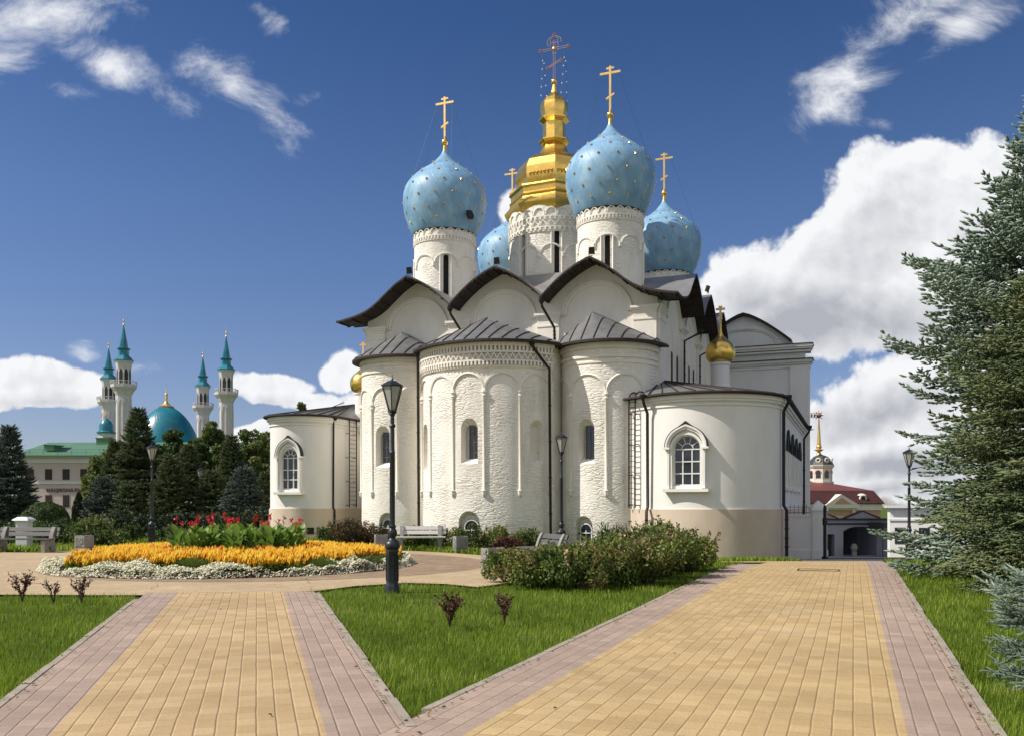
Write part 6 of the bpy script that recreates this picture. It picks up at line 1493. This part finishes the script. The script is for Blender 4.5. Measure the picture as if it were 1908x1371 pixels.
# cannas: broad leaves and red flower heads, each plant a thing
M_canna = attrmat('canna_leaves', [(0, (.07, .15, .02)), (.5, (.14, .26, .04)), (1, (.23, .35, .07))], .4, .4)
M_red = attrmat('red_canna_petals', [(0, (.50, .012, .02)), (.6, (.62, .03, .045)), (1, (.68, .10, .10))], .3, .6)
def canna_src(seed, flower):
    rng = np.random.default_rng(seed); V, Fc, Vv = [], [], []
    for i in range(9):
        a = i*2.4+rng.uniform(-.3, .3); ln = rng.uniform(.42, .58); w = ln*.17; b = np.array([0, 0, .08+i*.062]); out = np.array([math.cos(a), math.sin(a), 0]); sd = np.array([-math.sin(a), math.cos(a), 0]); lean = rng.uniform(.35, .8); o_ = len(V); rn_ = rng.uniform(0, 1)
        for j in range(6):
            t = j/5; c = b+out*ln*lean*t+np.array([0, 0, 1])*ln*(t*1.0-.55*lean*t*t*1.2); ww = w*math.sin(pi*min(.97, .08+t*.92))**.8
            for s_ in (-1, 0, 1): V.append(c+sd*ww*s_+np.array([0, 0, .25*ww*abs(s_)])); Vv.append(rn_)
        for j in range(5):
            for s_ in (0, 1): q = o_+j*3+s_; Fc.append((q, q+1, q+4, q+3))
    e = empty('canna', (0, 0, 0), 0, None, 'canna', 'cannas in the middle of the flower bed')
    st = MB(); st.tube([(0,0,0),(.01,0,.4),(0,.01,1.0 if flower else .5)], [.012,.01,.006], 5); st.build('stem', M_flleaf, e)
    o = npmesh('leaves', np.array(V), np.array(Fc), M_canna, e); addattr(o, np.array(Vv))
    if flower:
        C = np.array([[0, 0, 1.0+.08*(seed % 3)]])+rng.normal(0, 1, (15, 3))*[.03, .03, .06]; leaves('flower', C, .042, M_red, e, rng, aspect=.6)
    return e
srcs = [canna_src(s, f) for s, f in ((1, 1), (2, 0), (3, 1), (4, 0))]; used = [0]*4; rng = np.random.default_rng(31); pts = []
while len(pts) < 64:
    r = 1.75*math.sqrt(rng.uniform()); a = rng.uniform(0, 6.283); q = (r*math.cos(a), r*math.sin(a))
    if all(math.hypot(q[0]-p_[0], q[1]-p_[1]) > .17 for p_ in pts): pts.append(q)
for i, (px_, py_) in enumerate(pts):
    k = i % 4; o = srcs[k] if not used[k] else copy_tree(srcs[k]); used[k] = 1
    o.location = (bx+.05+px_, by+py_, bedz(math.hypot(px_, py_))-.02); o.rotation_euler.z = rng.uniform(0, 6.28); s_ = rng.uniform(.85, 1.08); o.scale = (s_, s_, s_)
    o['label'] = 'red-flowered canna with broad green leaves in the middle of the round bed' if k in (0, 2) else 'broad-leaved canna without a flower in the middle of the round bed'

# ------------------------------------------------------------------ lawns
def grass(name, x0, x1, y0, y1, n, hgt, wid, label, seed, fn=None):
    rng = np.random.default_rng(seed); x = rng.uniform(x0, x1, n); u = rng.uniform(0, 1, n); y = 1/(1/y0-u*(1/y0-1/y1)) if y0 > 0 else rng.uniform(y0, y1, n)
    k = (np.abs(x) < .62*y+1.) & is_lawn(x, y, jit=rng.normal(0, .02, n)); x, y = x[k], y[k]
    if fn is not None: k = fn(x, y); x, y = x[k], y[k]
    n = len(x); big = np.sin(x*1.7+1)*np.sin(y*1.3)+.6*np.sin(x*4.1+y*2.7); sc = (y/9.)**.55
    hh = hgt*rng.uniform(.55, 1.25, n)*(1+.16*big)*sc**.35; w = wid*sc*rng.uniform(.7, 1.3, n); a = rng.uniform(0, 6.28, n); ln = rng.uniform(.15, .95, n)*hh
    b = np.stack([x, y, H(x, y)-.03], 1); o_ = np.stack([np.cos(a), np.sin(a), 0*a], 1); sd = np.stack([-np.sin(a), np.cos(a), 0*a], 1)*w[:, None]/2; up = np.array([0, 0, 1.])
    m_ = b+o_*(ln*.35)[:, None]+up*((hh+.03)*.62)[:, None]; t_ = b+o_*ln[:, None]+up*(hh+.03)[:, None]
    V = np.stack([b-sd, b+sd, m_+sd*.8, m_-sd*.8, t_], 1).reshape(-1, 3); q = np.arange(n)*5
    Fc = np.concatenate([np.stack([q, q+1, q+2], 1), np.stack([q, q+2, q+3], 1), np.stack([q+3, q+2, q+4], 1)])
    o = npmesh(name, V, Fc, M_grass); dry = np.clip(np.sin(x*2.3+np.sin(y*1.9)*1.4)*np.sin(y*2.9+np.sin(x*3.1))-.62, 0, 1)*1.6; v = np.clip(.43+.16*big+rng.normal(0, .2, n)+dry*rng.uniform(0, 1, n), 0, 1); addattr(o, np.repeat(v, 5)); o['kind'] = 'stuff'; tag(o, label, 'grass'); return o
M_grass = attrmat('lawn_grass', [(0, (.10, .155, .011)), (.45, (.20, .295, .019)), (.8, (.31, .405, .036)), (1, (.48, .47, .15))], .45, .55)
s2 = lambda x, y: x*n2[0]+y*n2[1]
grass('lawn', -14, 40, 5.6, 30, 760000, .052, .0058, 'short green lawn between and beside the two paved paths', 1)
grass('rear_lawn', -45, 40, 28, 62, 160000, .11, .020, 'grass strip along the cathedral and under the trees', 2)

# fallen leaves and crumbs of soil caught along the path edges
rng = np.random.default_rng(55); Q = []
for sgn, n_, d_ in ((P1l+.02, n1, d1), (P1r-.02, n1, d1), (P2l+.03, n2, d2), (P2r-.03, n2, d2)):
    t = 5+22*rng.uniform(0, 1, 150)**1.6; s_ = sgn+rng.normal(0, .035, 150); Q.append(np.stack([n_[0]*s_+d_[0]*t, n_[1]*s_+d_[1]*t], 1)[: (90 if n_ is n1 else 150)])
Q.append(np.stack([rng.uniform(-5, 8, 70), rng.uniform(6, 24, 70)], 1)); Q = np.concatenate(Q); Q = Q[(Q[:, 1] < 27) & ~is_lawn(Q[:, 0], Q[:, 1])]
M_fall = attrmat('fallen_leaves', [(0, (.05, .028, .014)), (.5, (.13, .07, .025)), (1, (.28, .19, .05))], .2)
o = leaves('fallen_leaves', np.column_stack([Q, H(Q[:, 0], Q[:, 1])+.036]), .022, M_fall, None, rng, nrm=np.tile([[0, 0, 1.]], (len(Q), 1)), jit=.22); o['kind'] = 'stuff'; tag(o, 'small brown fallen leaves scattered along the path edges', 'leaves')
